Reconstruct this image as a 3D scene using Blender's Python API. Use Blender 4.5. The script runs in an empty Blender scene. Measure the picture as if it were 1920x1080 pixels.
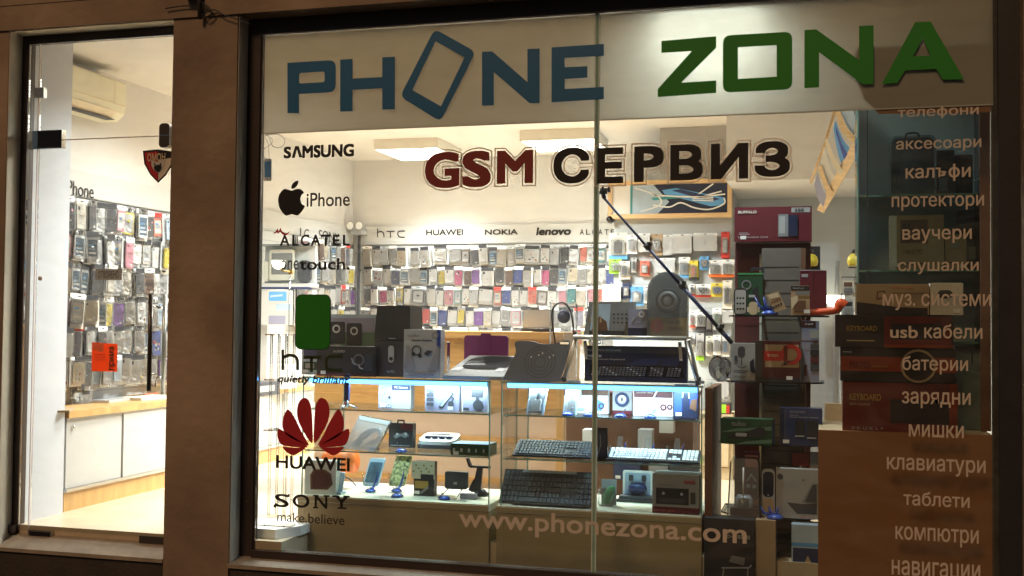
import bpy, math, random
from mathutils import Vector, Matrix
from mathutils.geometry import tessellate_polygon
R_ = random.Random(7)
S = bpy.context.scene
COL = S.collection

# ---------------------------------------------------------------- camera, world, sun, exposure
YAW, PITCH, ROLL = map(math.radians, (15.4737, 1.8769, 0.5590))
FPX, CD, CH = 2096.95, 5.355, 1.1475
FW = Vector((-math.sin(YAW)*math.cos(PITCH), math.cos(YAW)*math.cos(PITCH), math.sin(PITCH)))
RT = Vector((math.cos(YAW), math.sin(YAW), 0)); UP = RT.cross(FW)
RT, UP = RT*math.cos(ROLL)+UP*math.sin(ROLL), UP*math.cos(ROLL)-RT*math.sin(ROLL)
CP = Vector((0, -CD, CH))
cam = bpy.data.objects.new('camera', bpy.data.cameras.new('camera')); COL.objects.link(cam)
mw = Matrix((RT, UP, -FW)).transposed().to_4x4(); mw.translation = CP
cam.matrix_world = mw
cam.data.lens = FPX/1920*36; cam.data.sensor_width = 36; cam.data.clip_end = 200; cam.data.clip_start = .05
S.camera = cam
def ray(px, py): return FW+RT*((px-960)/FPX)-UP*((py-540)/FPX)
def at(px, py, Y):
    d = ray(px, py); return CP+d*((Y+CD)/d.y)
def atx(px, py, X):
    d = ray(px, py); return CP+d*(X/d.x)
def atz(px, py, Z):
    d = ray(px, py); return CP+d*((Z-CH)/d.z)

w = bpy.data.worlds.new('World'); S.world = w; w.use_nodes = True
nt = w.node_tree; bg = nt.nodes['Background']
sky = nt.nodes.new('ShaderNodeTexSky'); sky.sky_type = 'NISHITA'; sky.sun_disc = False
SUN_EL, SUN_AZ = math.radians(40), math.radians(196)
sky.sun_elevation = SUN_EL; sky.sun_rotation = SUN_AZ
nt.links.new(sky.outputs[0], bg.inputs[0]); bg.inputs[1].default_value = 0.003
sl = bpy.data.lights.new('sodium_street_light', 'SUN'); sl.energy = .48; sl.angle = math.radians(16); sl.color = (1, .58, .28)
so = bpy.data.objects.new('sodium_street_light', sl); COL.objects.link(so)
sd = Vector((math.sin(SUN_AZ)*math.cos(SUN_EL), math.cos(SUN_AZ)*math.cos(SUN_EL), math.sin(SUN_EL)))
so.rotation_euler = sd.to_track_quat('Z', 'Y').to_euler()
vs = S.view_settings; vs.view_transform = 'Standard'; vs.look = 'None'; vs.exposure = 1.12; vs.gamma = 1
S.cycles.transparent_max_bounces = 40; S.cycles.max_bounces = 8; S.cycles.use_denoising = True
S.cycles.sample_clamp_indirect = 4; S.cycles.caustics_reflective = False; S.cycles.caustics_refractive = False

# ---------------------------------------------------------------- materials
MATS = {}
def mat(name, col, rough=.5, metal=0, var=.12, scale=9, bump=0, emit=0, spec=.5, stretch=None, col2=None):
    if name in MATS: return MATS[name]
    m = bpy.data.materials.new(name); m.use_nodes = True; n = m.node_tree; b = n.nodes['Principled BSDF']
    b.inputs['Roughness'].default_value = rough; b.inputs['Metallic'].default_value = metal
    b.inputs['Specular IOR Level'].default_value = spec
    c = (*col, 1)
    tc = n.nodes.new('ShaderNodeTexCoord'); mp = n.nodes.new('ShaderNodeMapping')
    if stretch: mp.inputs['Scale'].default_value = stretch
    nz = n.nodes.new('ShaderNodeTexNoise'); nz.inputs['Scale'].default_value = scale; nz.inputs['Detail'].default_value = 5
    n.links.new(tc.outputs['Object'], mp.inputs[0]); n.links.new(mp.outputs[0], nz.inputs['Vector'])
    rp = n.nodes.new('ShaderNodeValToRGB'); rp.color_ramp.elements[0].position = .3; rp.color_ramp.elements[1].position = .72
    rp.color_ramp.elements[0].color = (*[x*(1-var) for x in (col2 or col)], 1)
    rp.color_ramp.elements[1].color = (*[min(1, x*(1+var*.5)) for x in col], 1)
    n.links.new(nz.outputs['Fac'], rp.inputs[0]); n.links.new(rp.outputs[0], b.inputs['Base Color'])
    if bump:
        bp = n.nodes.new('ShaderNodeBump'); bp.inputs['Strength'].default_value = bump; bp.inputs['Distance'].default_value = .01
        n2 = n.nodes.new('ShaderNodeTexNoise'); n2.inputs['Scale'].default_value = scale*9; n2.inputs['Detail'].default_value = 6
        n.links.new(mp.outputs[0], n2.inputs['Vector']); n.links.new(n2.outputs['Fac'], bp.inputs['Height']); n.links.new(bp.outputs[0], b.inputs['Normal'])
    if emit:
        b.inputs['Emission Color'].default_value = c; b.inputs['Emission Strength'].default_value = emit
    MATS[name] = m; return m
def glassy(name, tint, refl=.9, haze=0, ior=1.45, rough=.02, hz=(1, 1, 1), wrinkle=0):
    m = bpy.data.materials.new(name); m.use_nodes = True; n = m.node_tree; n.nodes.clear()
    out = n.nodes.new('ShaderNodeOutputMaterial'); tr = n.nodes.new('ShaderNodeBsdfTransparent'); tr.inputs[0].default_value = (*tint, 1)
    gl = n.nodes.new('ShaderNodeBsdfGlossy'); gl.inputs['Roughness'].default_value = rough
    fr = n.nodes.new('ShaderNodeFresnel'); fr.inputs[0].default_value = ior
    mu = n.nodes.new('ShaderNodeMath'); mu.operation = 'MULTIPLY'; mu.inputs[1].default_value = refl
    mx = n.nodes.new('ShaderNodeMixShader'); n.links.new(fr.outputs[0], mu.inputs[0]); n.links.new(mu.outputs[0], mx.inputs[0])
    base = tr
    if haze:
        df = n.nodes.new('ShaderNodeBsdfDiffuse'); df.inputs[0].default_value = (*hz, 1)
        m2 = n.nodes.new('ShaderNodeMixShader'); m2.inputs[0].default_value = haze
        if name == 'pane':      # dust and wiping marks; haze also paints in a faint reflected veil
            tc = n.nodes.new('ShaderNodeTexCoord'); mp = n.nodes.new('ShaderNodeMapping'); mp.inputs['Scale'].default_value = (1.2, 1, 3.5); mp.inputs['Rotation'].default_value = (0, .6, 0)
            nz = n.nodes.new('ShaderNodeTexNoise'); nz.inputs['Scale'].default_value = 3; nz.inputs['Detail'].default_value = 7; nz.inputs['Distortion'].default_value = 1.2
            mr = n.nodes.new('ShaderNodeMapRange'); mr.inputs[1].default_value = .4; mr.inputs[2].default_value = .75; mr.inputs[3].default_value = haze*.5; mr.inputs[4].default_value = haze*2.6
            n.links.new(tc.outputs['Object'], mp.inputs[0]); n.links.new(mp.outputs[0], nz.inputs['Vector']); n.links.new(nz.outputs['Fac'], mr.inputs[0]); n.links.new(mr.outputs[0], m2.inputs[0])
        n.links.new(tr.outputs[0], m2.inputs[1]); n.links.new(df.outputs[0], m2.inputs[2]); base = m2
    n.links.new(base.outputs[0], mx.inputs[1]); n.links.new(gl.outputs[0], mx.inputs[2]); n.links.new(mx.outputs[0], out.inputs[0])
    if wrinkle:
        tc = n.nodes.new('ShaderNodeTexCoord'); nz = n.nodes.new('ShaderNodeTexNoise'); nz.inputs['Scale'].default_value = wrinkle; nz.inputs['Detail'].default_value = 3
        bp = n.nodes.new('ShaderNodeBump'); bp.inputs['Strength'].default_value = 1; bp.inputs['Distance'].default_value = .02
        n.links.new(tc.outputs['Object'], nz.inputs['Vector']); n.links.new(nz.outputs['Fac'], bp.inputs['Height']); n.links.new(bp.outputs[0], gl.inputs['Normal']); n.links.new(bp.outputs[0], fr.inputs['Normal'])
    MATS[name] = m; return m
def film(name, col):
    m = bpy.data.materials.new(name); m.use_nodes = True; n = m.node_tree; n.nodes.clear()
    out = n.nodes.new('ShaderNodeOutputMaterial'); d = n.nodes.new('ShaderNodeBsdfDiffuse'); t = n.nodes.new('ShaderNodeBsdfTranslucent')
    nz = n.nodes.new('ShaderNodeTexNoise'); nz.inputs['Scale'].default_value = 3; rp = n.nodes.new('ShaderNodeValToRGB')
    rp.color_ramp.elements[0].color = (*[x*.9 for x in col], 1); rp.color_ramp.elements[1].color = (*col, 1)
    n.links.new(nz.outputs['Fac'], rp.inputs[0]); n.links.new(rp.outputs[0], d.inputs[0]); n.links.new(rp.outputs[0], t.inputs[0])
    mx = n.nodes.new('ShaderNodeMixShader'); mx.inputs[0].default_value = .5
    n.links.new(d.outputs[0], mx.inputs[1]); n.links.new(t.outputs[0], mx.inputs[2]); n.links.new(mx.outputs[0], out.inputs[0])
    MATS[name] = m; return m

def C(name): return MATS[name]
mat('plaster', (.33, .25, .185), .9, var=.42, scale=1.7, bump=.8)
mat('reveal_plaster', (.82, .74, .60), .85, var=.14, scale=4, bump=.25)
mat('brown_frame', (.04, .026, .022), .45, var=.2, scale=6)
mat('sill_stone', (.34, .29, .23), .5, var=.2, scale=12, bump=.2)
mat('dark_stone', (.05, .04, .033), .7, var=.3, scale=6, bump=.4)
mat('paving', (.09, .08, .07), .85, var=.3, scale=4, bump=.4)
mat('wall_white', (.68, .66, .635), .8, var=.05, scale=1.2, bump=.1)
mat('pier_white', (.56, .58, .63), .6, var=.03, scale=2)
mat('ceiling_white', (.74, .71, .67), .85, var=.05, scale=1)
mat('floor_vinyl', (.60, .50, .36), .28, var=.14, scale=5, bump=.02)
mat('slat_grey', (.46, .50, .52), .5, var=.05, scale=3)
mat('light_grey', (.52, .53, .53), .5, var=.05, scale=3)
mat('header_grey', (.56, .555, .54), .55, var=.04, scale=2)
mat('column_grey', (.42, .41, .39), .7, var=.06, scale=3)
mat('oak', (.60, .33, .115), .38, var=.22, scale=3, stretch=(1, 6, 14))
mat('oak_v', (.60, .36, .14), .38, var=.22, scale=3, stretch=(14, 6, 1))
mat('pine', (.72, .50, .26), .45, var=.2, scale=3, stretch=(2, 8, 14))
mat('beech_panel', (.62, .49, .31), .5, var=.12, scale=2, stretch=(1, 5, 12))
mat('desk_panel', (.60, .44, .33), .5, var=.06, scale=2)
mat('base_board', (.42, .34, .20), .6, var=.12, scale=2, stretch=(1, 4, 8))
mat('base_deck', (.80, .76, .62), .4, var=.05, scale=3)
mat('cabinet_door', (.50, .495, .485), .45, var=.03, scale=3)
mat('alu', (.62, .62, .60), .3, 1, var=.06)
mat('chrome', (.75, .74, .72), .12, 1, var=.03)
mat('steel_dark', (.10, .085, .07), .35, .6, var=.1)
mat('black', (.024, .024, .029), .5, var=.2)
mat('black_gloss', (.014, .014, .017), .18, var=.2)
mat('vinyl_black', (.016, .014, .014), .4, var=.1)
mat('vinyl_blue', (.016, .15, .36), .4, var=.06, scale=2)
mat('vinyl_green', (.02, .26, .02), .4, var=.06, scale=2)
mat('vinyl_maroon', (.26, .04, .038), .4, var=.06)
mat('vinyl_red', (.52, .03, .045), .4, var=.06)
mat('vinyl_white', (.78, .74, .70), .5, var=.04)
mat('vinyl_dkgreen', (.03, .05, .016), .4, var=.1)
mat('vinyl_cream', (.66, .59, .52), .6, var=.05)
mat('vinyl_grey', (.62, .6, .58), .6, var=.05)
mat('charcoal', (.062, .064, .074), .55, var=.15)
mat('navy', (.015, .022, .06), .4, var=.2)
mat('navy2', (.03, .045, .13), .4, var=.2)
mat('blue', (.04, .09, .42), .35, var=.1)
mat('skyblue', (.12, .38, .75), .4, var=.1)
mat('teal', (.04, .30, .33), .4, var=.1)
mat('paleblue', (.45, .58, .72), .4, var=.15)
mat('white', (.88, .88, .87), .42, var=.03)
mat('offwhite', (.74, .69, .60), .5, var=.05)
mat('cream', (.74, .63, .44), .5, var=.06)
mat('ac_white', (.78, .74, .56), .4, var=.03)
mat('grey', (.38, .38, .38), .5, var=.1)
mat('midgrey', (.22, .225, .23), .5, var=.1)
mat('lilacgrey', (.32, .32, .44), .5, var=.08)
mat('silver', (.62, .63, .65), .35, .4, var=.06)
mat('red', (.58, .04, .03), .4, var=.08)
mat('coral', (.72, .16, .10), .45, var=.08)
mat('orange', (.80, .17, .03), .45, var=.08)
mat('handset_orange', (.72, .09, .025), .3, var=.05)
mat('maroon', (.105, .022, .026), .45, var=.1, scale=3)
mat('maroon_box', (.125, .016, .026), .38, var=.1, scale=3)
mat('kb_red', (.16, .02, .012), .4, var=.1)
mat('kb_orange', (.28, .045, .012), .4, var=.1)
mat('kb_black', (.022, .014, .014), .5, var=.1)
mat('gold', (.42, .27, .07), .45, var=.1)
mat('pink', (.72, .30, .38), .45, var=.06)
mat('hotpink', (.66, .08, .26), .45, var=.06)
mat('purple', (.22, .06, .42), .45, var=.06)
mat('plum', (.20, .03, .14), .5, var=.12)
mat('yellow', (.78, .62, .05), .45, var=.06)
mat('lime', (.32, .62, .04), .45, var=.06)
mat('green', (.06, .30, .10), .45, var=.1)
mat('dkgreen', (.018, .07, .03), .45, var=.3, scale=6)
mat('seagreen', (.13, .22, .15), .45, var=.15, scale=4)
mat('brown', (.16, .075, .04), .5, var=.2)
mat('tan', (.46, .33, .2), .5, var=.1)
mat('brown_board', (.37, .165, .065), .55, var=.1, scale=2)
mat('stand_slat', (.15, .135, .118), .5, var=.08)
mat('tube', (.62, .585, .50), .3, .5, var=.08)
mat('screen', (.10, .17, .24), .15, var=.5, scale=14)
mat('pattern', (.55, .52, .22), .4, var=.98, scale=60)
mat('matt_silver', (.36, .37, .38), .95, spec=.03, var=.06); mat('matt_black', (.03, .03, .032), .95, spec=.02, var=.1)
mat('lamp_white', (1, .95, .86), .5, emit=3.5)
mat('tube_glow', (1, .93, .83), .5, emit=16)
mat('led_glow', (.10, .42, 1), .5, emit=3.6)
mat('sconce_glow', (1, .9, .7), .5, emit=3.2)
glassy('pane', (.94, .97, .955), .5, .012)
glassy('case_glass', (.975, .99, .985), .3)
glassy('shelf_glass', (.92, .97, .95), .6)
glassy('cab_glass', (.88, .94, .92), .9)
glassy('clear_plastic', (.99, .99, .99), 1.4, .03, wrinkle=16, rough=.16)
glassy('blister', (.93, .95, .96), 1.8, .10, rough=.08, wrinkle=9)
glassy('zip_plastic', (.9, .92, .92), 2.0, .38, rough=.12, wrinkle=22)
glassy('acrylic', (.96, .97, .97), 1.6, .06, rough=.05)
glassy('blue_acrylic', (.25, .42, .95), 1.6, .25, rough=.1, hz=(.08, .2, .9))
mat('glass_edge', (.26, .46, .41), .15, var=.2)
mat('seam_edge', (.62, .76, .71), .2, var=.2)
film('sign_film', (.78, .75, .68)); film('film_white', (.95, .93, .90)); film('film_grey', (.42, .37, .33)); film('film_orange', (.92, .22, .06)); film('film_cream', (.8, .68, .45))

# ---------------------------------------------------------------- mesh builder
TXT_LOOPS = {}
def txt_geo(s, bold=0, cache={}):
    """outlines of the built-in font, filled contour by contour (its glyphs overlap themselves)"""
    k = (s, bold)
    if k in cache: return cache[k]
    if 'ф' in s:        # ring plus stem
        adv = lambda q: max(p[0] for p in txt_geo(q+'н')[0])-max(p[0] for p in txt_geo('н')[0])
        i = s.index('ф'); a = adv(s[:i]) if i else 0; v, f = [], []
        if i: v, f = map(list, txt_geo(s[:i], bold))
        ov, of = txt_geo('о', bold); n = len(v); v += [(x*1.14+a, y, 0) for x, y, l in ov]; f += [tuple(q+n for q in p) for p in of]
        n = len(v); c = a+.339; v += [(c-.05, -.2, 1), (c+.05, -.2, 1), (c+.05, .73, 1), (c-.05, .73, 1)]; f.append((n, n+1, n+2, n+3))
        if s[i+1:]: sv, sf = txt_geo(s[i+1:], bold); n = len(v); v += [(x+a+.68, y, l) for x, y, l in sv]; f += [tuple(q+n for q in p) for p in sf]
        cache[k] = (v, f); return v, f
    cu = bpy.data.curves.new('t', 'FONT'); cu.body = s; cu.size = 1; cu.offset = bold; cu.resolution_u = 4; cu.fill_mode = 'NONE'
    o = bpy.data.objects.new('t', cu); COL.objects.link(o)
    dg = bpy.context.evaluated_depsgraph_get(); me = bpy.data.meshes.new_from_object(o.evaluated_get(dg))
    nx = {}
    for e in me.edges: nx.setdefault(e.vertices[0], []).append(e.vertices[1]); nx.setdefault(e.vertices[1], []).append(e.vertices[0])
    left = set(nx); loops = []
    while left:
        a = min(left); run = [a]; left.discard(a); p, c = a, None
        for q in sorted(nx[a]):
            if q == a+1: c = q
        if c is None: c = nx[a][0]
        while c in left:
            run.append(c); left.discard(c); n = [q for q in nx[c] if q != p]; p, c = c, (n[0] if n else a)
        loops.append([(me.vertices[i].co.x, me.vertices[i].co.y) for i in run])
    bpy.data.objects.remove(o); bpy.data.curves.remove(cu); bpy.data.meshes.remove(me)
    area = lambda l: sum(l[i-1][0]*l[i][1]-l[i][0]*l[i-1][1] for i in range(len(l)))/2
    def inside(p, l):
        r = False
        for i in range(len(l)):
            (x0, y0), (x1, y1) = l[i-1], l[i]
            if (y0 > p[1]) != (y1 > p[1]) and p[0] < x0+(p[1]-y0)/(y1-y0)*(x1-x0): r = not r
        return r
    loops = [l for l in loops if len(l) > 2 and abs(area(l)) > 1e-7]
    if not loops: cache[k] = ([], []); return cache[k]
    TXT_LOOPS[k] = loops
    sg = area(max(loops, key=lambda l: abs(area(l)))) > 0
    outer = [l for l in loops if (area(l) > 0) == sg]; holes = [l for l in loops if (area(l) > 0) != sg]; v, f = [], []
    for h in list(holes):
        if not any(inside(h[0], l) for l in outer): holes.remove(h); outer.append(h)
    ly = 0
    for l in outer:
        hs = [h for h in holes if inside(h[0], l) and all(l is m or not inside(h[0], m) or abs(area(m)) >= abs(area(l)) for m in outer)]
        L_ = [[Vector((x, y, 0)) for x, y in q] for q in [l]+hs]; n = len(v)
        v += [(p[0], p[1], ly % 3) for q in [l]+hs for p in q]; ly += 1; f += [tuple(i+n for i in t) for t in tessellate_polygon(L_)]
    cache[k] = (v, f); return v, f
def smooth(pts, closed=True, n=5):
    out = []; N = len(pts)
    for i in range(N if closed else N-1):
        g = lambda j: Vector(pts[j % N] if closed else pts[max(0, min(N-1, j))])
        a, b, c, d = g(i-1), g(i), g(i+1), g(i+2)
        for k in range(n):
            t = k/n
            out.append(tuple(.5*((2*b)+(c-a)*t+(2*a-5*b+4*c-d)*t*t+(3*b-a-3*c+d)*t**3)))
    if not closed: out.append(tuple(pts[-1]))
    return out
def rrect(x0, y0, x1, y1, r, n=5):
    r = min(r, (x1-x0)/2-1e-5, (y1-y0)/2-1e-5); o = []
    for cx, cy, a in ((x1-r, y0+r, -90), (x1-r, y1-r, 0), (x0+r, y1-r, 90), (x0+r, y0+r, 180)):
        for k in range(n+1):
            t = math.radians(a+90*k/n); o.append((cx+r*math.cos(t), cy+r*math.sin(t)))
    return o
def circ(cx, cy, r, n=20, ry=None):
    ry = ry or r
    return [(cx+r*math.cos(2*math.pi*k/n), cy+ry*math.sin(2*math.pi*k/n)) for k in range(n)]
def strokepoly(pts, wd):
    L, Rr = [], []
    P = [Vector(p) for p in pts]
    for i, p in enumerate(P):
        a = (P[i]-P[i-1]).normalized() if i else None; b = (P[i+1]-P[i]).normalized() if i < len(P)-1 else None
        t = (a+b).normalized() if a is not None and b is not None and (a+b).length > 1e-6 else (a if a is not None else b)
        n = Vector((-t.y, t.x)); k = 1
        if a is not None and b is not None: k = 1/max(.5, n.dot(Vector((-a.y, a.x))))
        L.append(p+n*wd/2*k); Rr.append(p-n*wd/2*k)
    return L, Rr
class MB:
    def __init__(s): s.v = []; s.f = []; s.m = []; s.mats = []; s.sm = []
    def mi(s, m):
        m = MATS[m] if isinstance(m, str) else m
        if m not in s.mats: s.mats.append(m)
        return s.mats.index(m)
    def add(s, vs, fs, m, smooth=False):
        o = len(s.v); s.v += [tuple(x) for x in vs]; k = s.mi(m)
        for f in fs: s.f.append(tuple(i+o for i in f)); s.m.append(k); s.sm.append(smooth)
        return s
    def box(s, x0, y0, z0, x1, y1, z1, m):
        v = [(x, y, z) for z in (z0, z1) for y in (y0, y1) for x in (x0, x1)]
        return s.add(v, [(0, 2, 3, 1), (4, 5, 7, 6), (0, 1, 5, 4), (2, 6, 7, 3), (0, 4, 6, 2), (1, 3, 7, 5)], m)
    def hexa(s, bot, top, m):   # two quads of 4 points
        return s.add(list(bot)+list(top), [(3, 2, 1, 0), (4, 5, 6, 7), (0, 1, 5, 4), (1, 2, 6, 5), (2, 3, 7, 6), (3, 0, 4, 7)], m)
    def flat(s, loops, y, m, f=None):   # loops in (x,z) on plane y, or mapped by f
        if not isinstance(loops[0][0], (tuple, list, Vector)): loops = [loops]
        L = [[Vector((p[0], p[1], 0)) for p in l] for l in loops]
        tri = tessellate_polygon(L); pts = [p for l in L for p in l]
        f = f or (lambda a, b: (a, y, b))
        return s.add([f(p.x, p.y) for p in pts], [tuple(t) for t in tri], m)
    def prism(s, loops, y0, y1, m, mside=None, sm=False):  # extrude (x,z) outline along y
        if not isinstance(loops[0][0], (tuple, list, Vector)): loops = [loops]
        s.flat(loops, y0, m); s.flat(loops, y1, m)
        for l in loops:
            n = len(l); v = [(p[0], y0, p[1]) for p in l]+[(p[0], y1, p[1]) for p in l]
            s.add(v, [(i, (i+1) % n, n+(i+1) % n, n+i) for i in range(n)], mside or m, sm)
        return s
    def vprism(s, loop, z0, z1, m, ms=None):   # extrude (x,y) outline along z
        s.flat(loop, 0, m, lambda a, b: (a, b, z0)); s.flat(loop, 0, m, lambda a, b: (a, b, z1))
        n = len(loop); v = [(p[0], p[1], z0) for p in loop]+[(p[0], p[1], z1) for p in loop]
        return s.add(v, [(i, (i+1) % n, n+(i+1) % n, n+i) for i in range(n)], ms or m)
    def tube(s, pts, r, m, n=8, cap=True):
        P = [Vector(p) for p in pts]; rs = r if isinstance(r, (list, tuple)) else [r]*len(P); v = []; f = []
        up = None
        for i, p in enumerate(P):
            t = ((P[min(i+1, len(P)-1)]-P[max(i-1, 0)])).normalized()
            if up is None: up = t.orthogonal().normalized()
            up = (up-t*up.dot(t)).normalized(); b = t.cross(up)
            for k in range(n):
                a = 2*math.pi*k/n; v.append(p+(up*math.cos(a)+b*math.sin(a))*rs[i])
        for i in range(len(P)-1):
            for k in range(n): f.append((i*n+k, i*n+(k+1) % n, (i+1)*n+(k+1) % n, (i+1)*n+k))
        if cap: f += [tuple(range(n-1, -1, -1)), tuple(range((len(P)-1)*n, len(P)*n))]
        return s.add(v, f, m, True)
    def lathe(s, prof, m, c=(0, 0, 0), n=20, axis='z'):
        v = []; f = []
        for (r, h) in prof:
            for k in range(n):
                a = 2*math.pi*k/n; p = (r*math.cos(a), r*math.sin(a), h) if axis == 'z' else (r*math.cos(a), h, r*math.sin(a))
                v.append((p[0]+c[0], p[1]+c[1], p[2]+c[2]))
        for i in range(len(prof)-1):
            for k in range(n): f.append((i*n+k, i*n+(k+1) % n, (i+1)*n+(k+1) % n, (i+1)*n+k))
        return s.add(v, f, m, True)
    def stroke(s, pts, wd, y, m, f=None):
        L, Rr = strokepoly(pts, wd); n = len(L); f = f or (lambda a, b: (a, y, b))
        v = [f(*p) for p in L]+[f(*p) for p in Rr]
        return s.add(v, [(i, i+1, n+i+1, n+i) for i in range(n-1)], m)
    def text(s, t, x0, z0, x1, z1, y, m, bold=.0, outline=None, shear=0, f=None, extra=0):
        bv, bf = txt_geo(t, min(0, bold))
        if not bv: return s
        ax, bx = min(p[0] for p in bv), max(p[0] for p in bv); az, bz = min(p[1] for p in bv), max(p[1] for p in bv)
        h = z1-z0; X1 = x1-shear*h; r = max(0, bold)*.8; k = 0
        dirs = [(0, 0)] if r <= 0 else [(a, b) for a in (-1, 0, 1) for b in (-1, 0, 1)]
        sx, sz = (X1-x0)/(bx-ax+2*r), h/(bz-az+2*r)
        if extra:       # only a thin line running round the letter at a small distance
            ar = lambda l: sum(l[i-1][0]*l[i][1]-l[i][0]*l[i-1][1] for i in range(len(l)))
            LS = TXT_LOOPS[(t, min(0, bold))]; side = 1 if ar(max(LS, key=lambda l: abs(ar(l)))) > 0 else 0
            for l in LS:
                q = []
                for p in l:
                    if not q or math.hypot(p[0]-q[-1][0], p[1]-q[-1][1]) > 1e-3: q.append(p)
                if math.hypot(q[0][0]-q[-1][0], q[0][1]-q[-1][1]) < 1e-3: q.pop()
                q = [(x0+(p[0]-ax+r)*sx, z0+(p[1]-az+r)*sz) for p in q]; c = q[-1:]+q+q[:2]; out = []
                for d in (r*sx+extra, r*sx+extra+.006): out.append(strokepoly(c, 2*d)[side][1:-1])
                n = len(out[0]); s.add([(p.x, y, p.y) for o_ in out for p in o_], [(a, a+1, n+a+1, n+a) for a in range(n-1)], m)
            return s
        for dx, dz in dirs:
            out = []
            for p in bv:
                zz = (p[1]-az+r+dz*r)*sz; xx = (p[0]-ax+r+dx*r)*sx; a, c = x0+xx+shear*zz, z0+zz
                if f: out.append(f(a, c))
                else: out.append((a, y-.00018*k-.00006*p[2], c))
            s.add(out, bf, m); k += 1
        return s
    def build(s, name, parent=None, loc=None, rz=0):
        me = bpy.data.meshes.new(name); me.from_pydata(s.v, [], s.f)
        for m in s.mats: me.materials.append(m)
        me.polygons.foreach_set('material_index', s.m); me.polygons.foreach_set('use_smooth', s.sm); me.update()
        o = bpy.data.objects.new(name, me); COL.objects.link(o)
        if parent: o.parent = parent
        if loc is not None: o.location = loc
        if rz: o.rotation_euler.z = rz
        return o
def tag(o, label=None, cat=None, group=None, kind=None):
    if label: o['label'] = label
    if cat: o['category'] = cat
    if group: o['group'] = group
    if kind: o['kind'] = kind
    return o
def thing(name, label, cat, loc=(0, 0, 0), rz=0, group=None):
    o = bpy.data.objects.new(name, None); o.empty_display_size = .05; COL.objects.link(o); o.location = loc; o.rotation_euler.z = rz
    return tag(o, label, cat, group)
def part(name, mb, parent, label=None): return tag(mb.build(name, parent), label)
def dup(root, loc, rz=0):
    r = root.copy(); COL.objects.link(r); r.location = loc; r.rotation_euler = (0, 0, rz)
    for ch in list(root.children):
        c = ch.copy(); COL.objects.link(c); c.parent = r
        for g in list(ch.children):
            d = g.copy(); COL.objects.link(d); d.parent = c
    return r
def struct(name, mb): return tag(mb.build(name), kind='structure')

# a carton whose front face covers a pixel rectangle; deco in 0..1 coordinates of the front face
def dims(px0, py0, px1, py1, Y):
    xm, ym = (px0+px1)/2, (py0+py1)/2
    a, b = at(px0, ym, Y), at(px1, ym, Y); t, bo = at(xm, py0, Y), at(xm, py1, Y)
    return Vector(((a.x+b.x)/2, Y, bo.z)), b.x-a.x, t.z-bo.z
def place(px0, py0, px1, py1, z=None, Y=None, lo=None, hi=None):
    """base point, width and height; with z the depth follows from where the base meets that shelf"""
    if Y is None:
        Y = atz((px0+px1)/2, py1, z).y
        if lo is not None: Y = max(lo, min(hi, Y))
    p, wd, h = dims(px0, py0, px1, py1, Y)
    if z is not None:
        h = p.z+h-z; p.z = z
    return p, wd, h
def decorate(b, wd, h, deco, y0=0):
    k = 0
    for d in deco:
        k += 1; y = y0-.0012*k
        X = lambda u: -wd/2+u*wd
        if d[0] == 'r': b.flat([(X(d[1]), d[2]*h), (X(d[3]), d[2]*h), (X(d[3]), d[4]*h), (X(d[1]), d[4]*h)], y, d[5])
        elif d[0] == 'rr': b.flat(rrect(X(d[1]), d[2]*h, X(d[3]), d[4]*h, d[6]*min(wd, h)), y, d[5])
        elif d[0] == 't': b.text(d[1], X(d[2]), d[3]*h, X(d[4]), d[5]*h, y, d[6], bold=d[7] if len(d) > 7 else 0)
        elif d[0] == 'c': b.flat(circ(X(d[1]), d[2]*h, d[3]*min(wd, h)), y, d[4])
        elif d[0] == 'o': b.flat([circ(X(d[1]), d[2]*h, d[3]*min(wd, h)), circ(X(d[1]), d[2]*h, d[4]*min(wd, h))[::-1]], y, d[5])
        elif d[0] == 'p': b.flat([(X(u), v*h) for u, v in d[1]], y, d[2])
        elif d[0] == 's': b.stroke([(X(u), v*h) for u, v in d[1]], d[2]*min(wd, h), y, d[3])
def carton(name, label, cat, rect, m, depth=.06, z=None, Y=None, deco=(), group=None, rnd=0, lo=None, hi=None, rz=0, side=None, top=None):
    p, wd, h = place(*rect, z=z, Y=Y, lo=lo, hi=hi)
    b = MB()
    if rnd: b.prism(rrect(-wd/2, 0, wd/2, h, rnd), 0, depth, m, side, True)
    else:
        b.box(-wd/2, 0, 0, wd/2, depth, h, m)
        e = min(.004, wd*.05)       # folded flap edges
        b.box(-wd/2+e, .002, h, wd/2-e, depth-.002, h+.0015, top or m)
    if wd > .09 and h > .06 and not rnd and m not in ('red', 'white') and R_.random() < .6:     # blank price label
        u = R_.choice([.08, .7]); deco = list(deco)+[('r', u, .06, u+.03/wd, .06+.018/h, 'white')]
    decorate(b, wd, h, deco)
    return tag(b.build(name, None, p, rz), label, cat, group)

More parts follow.
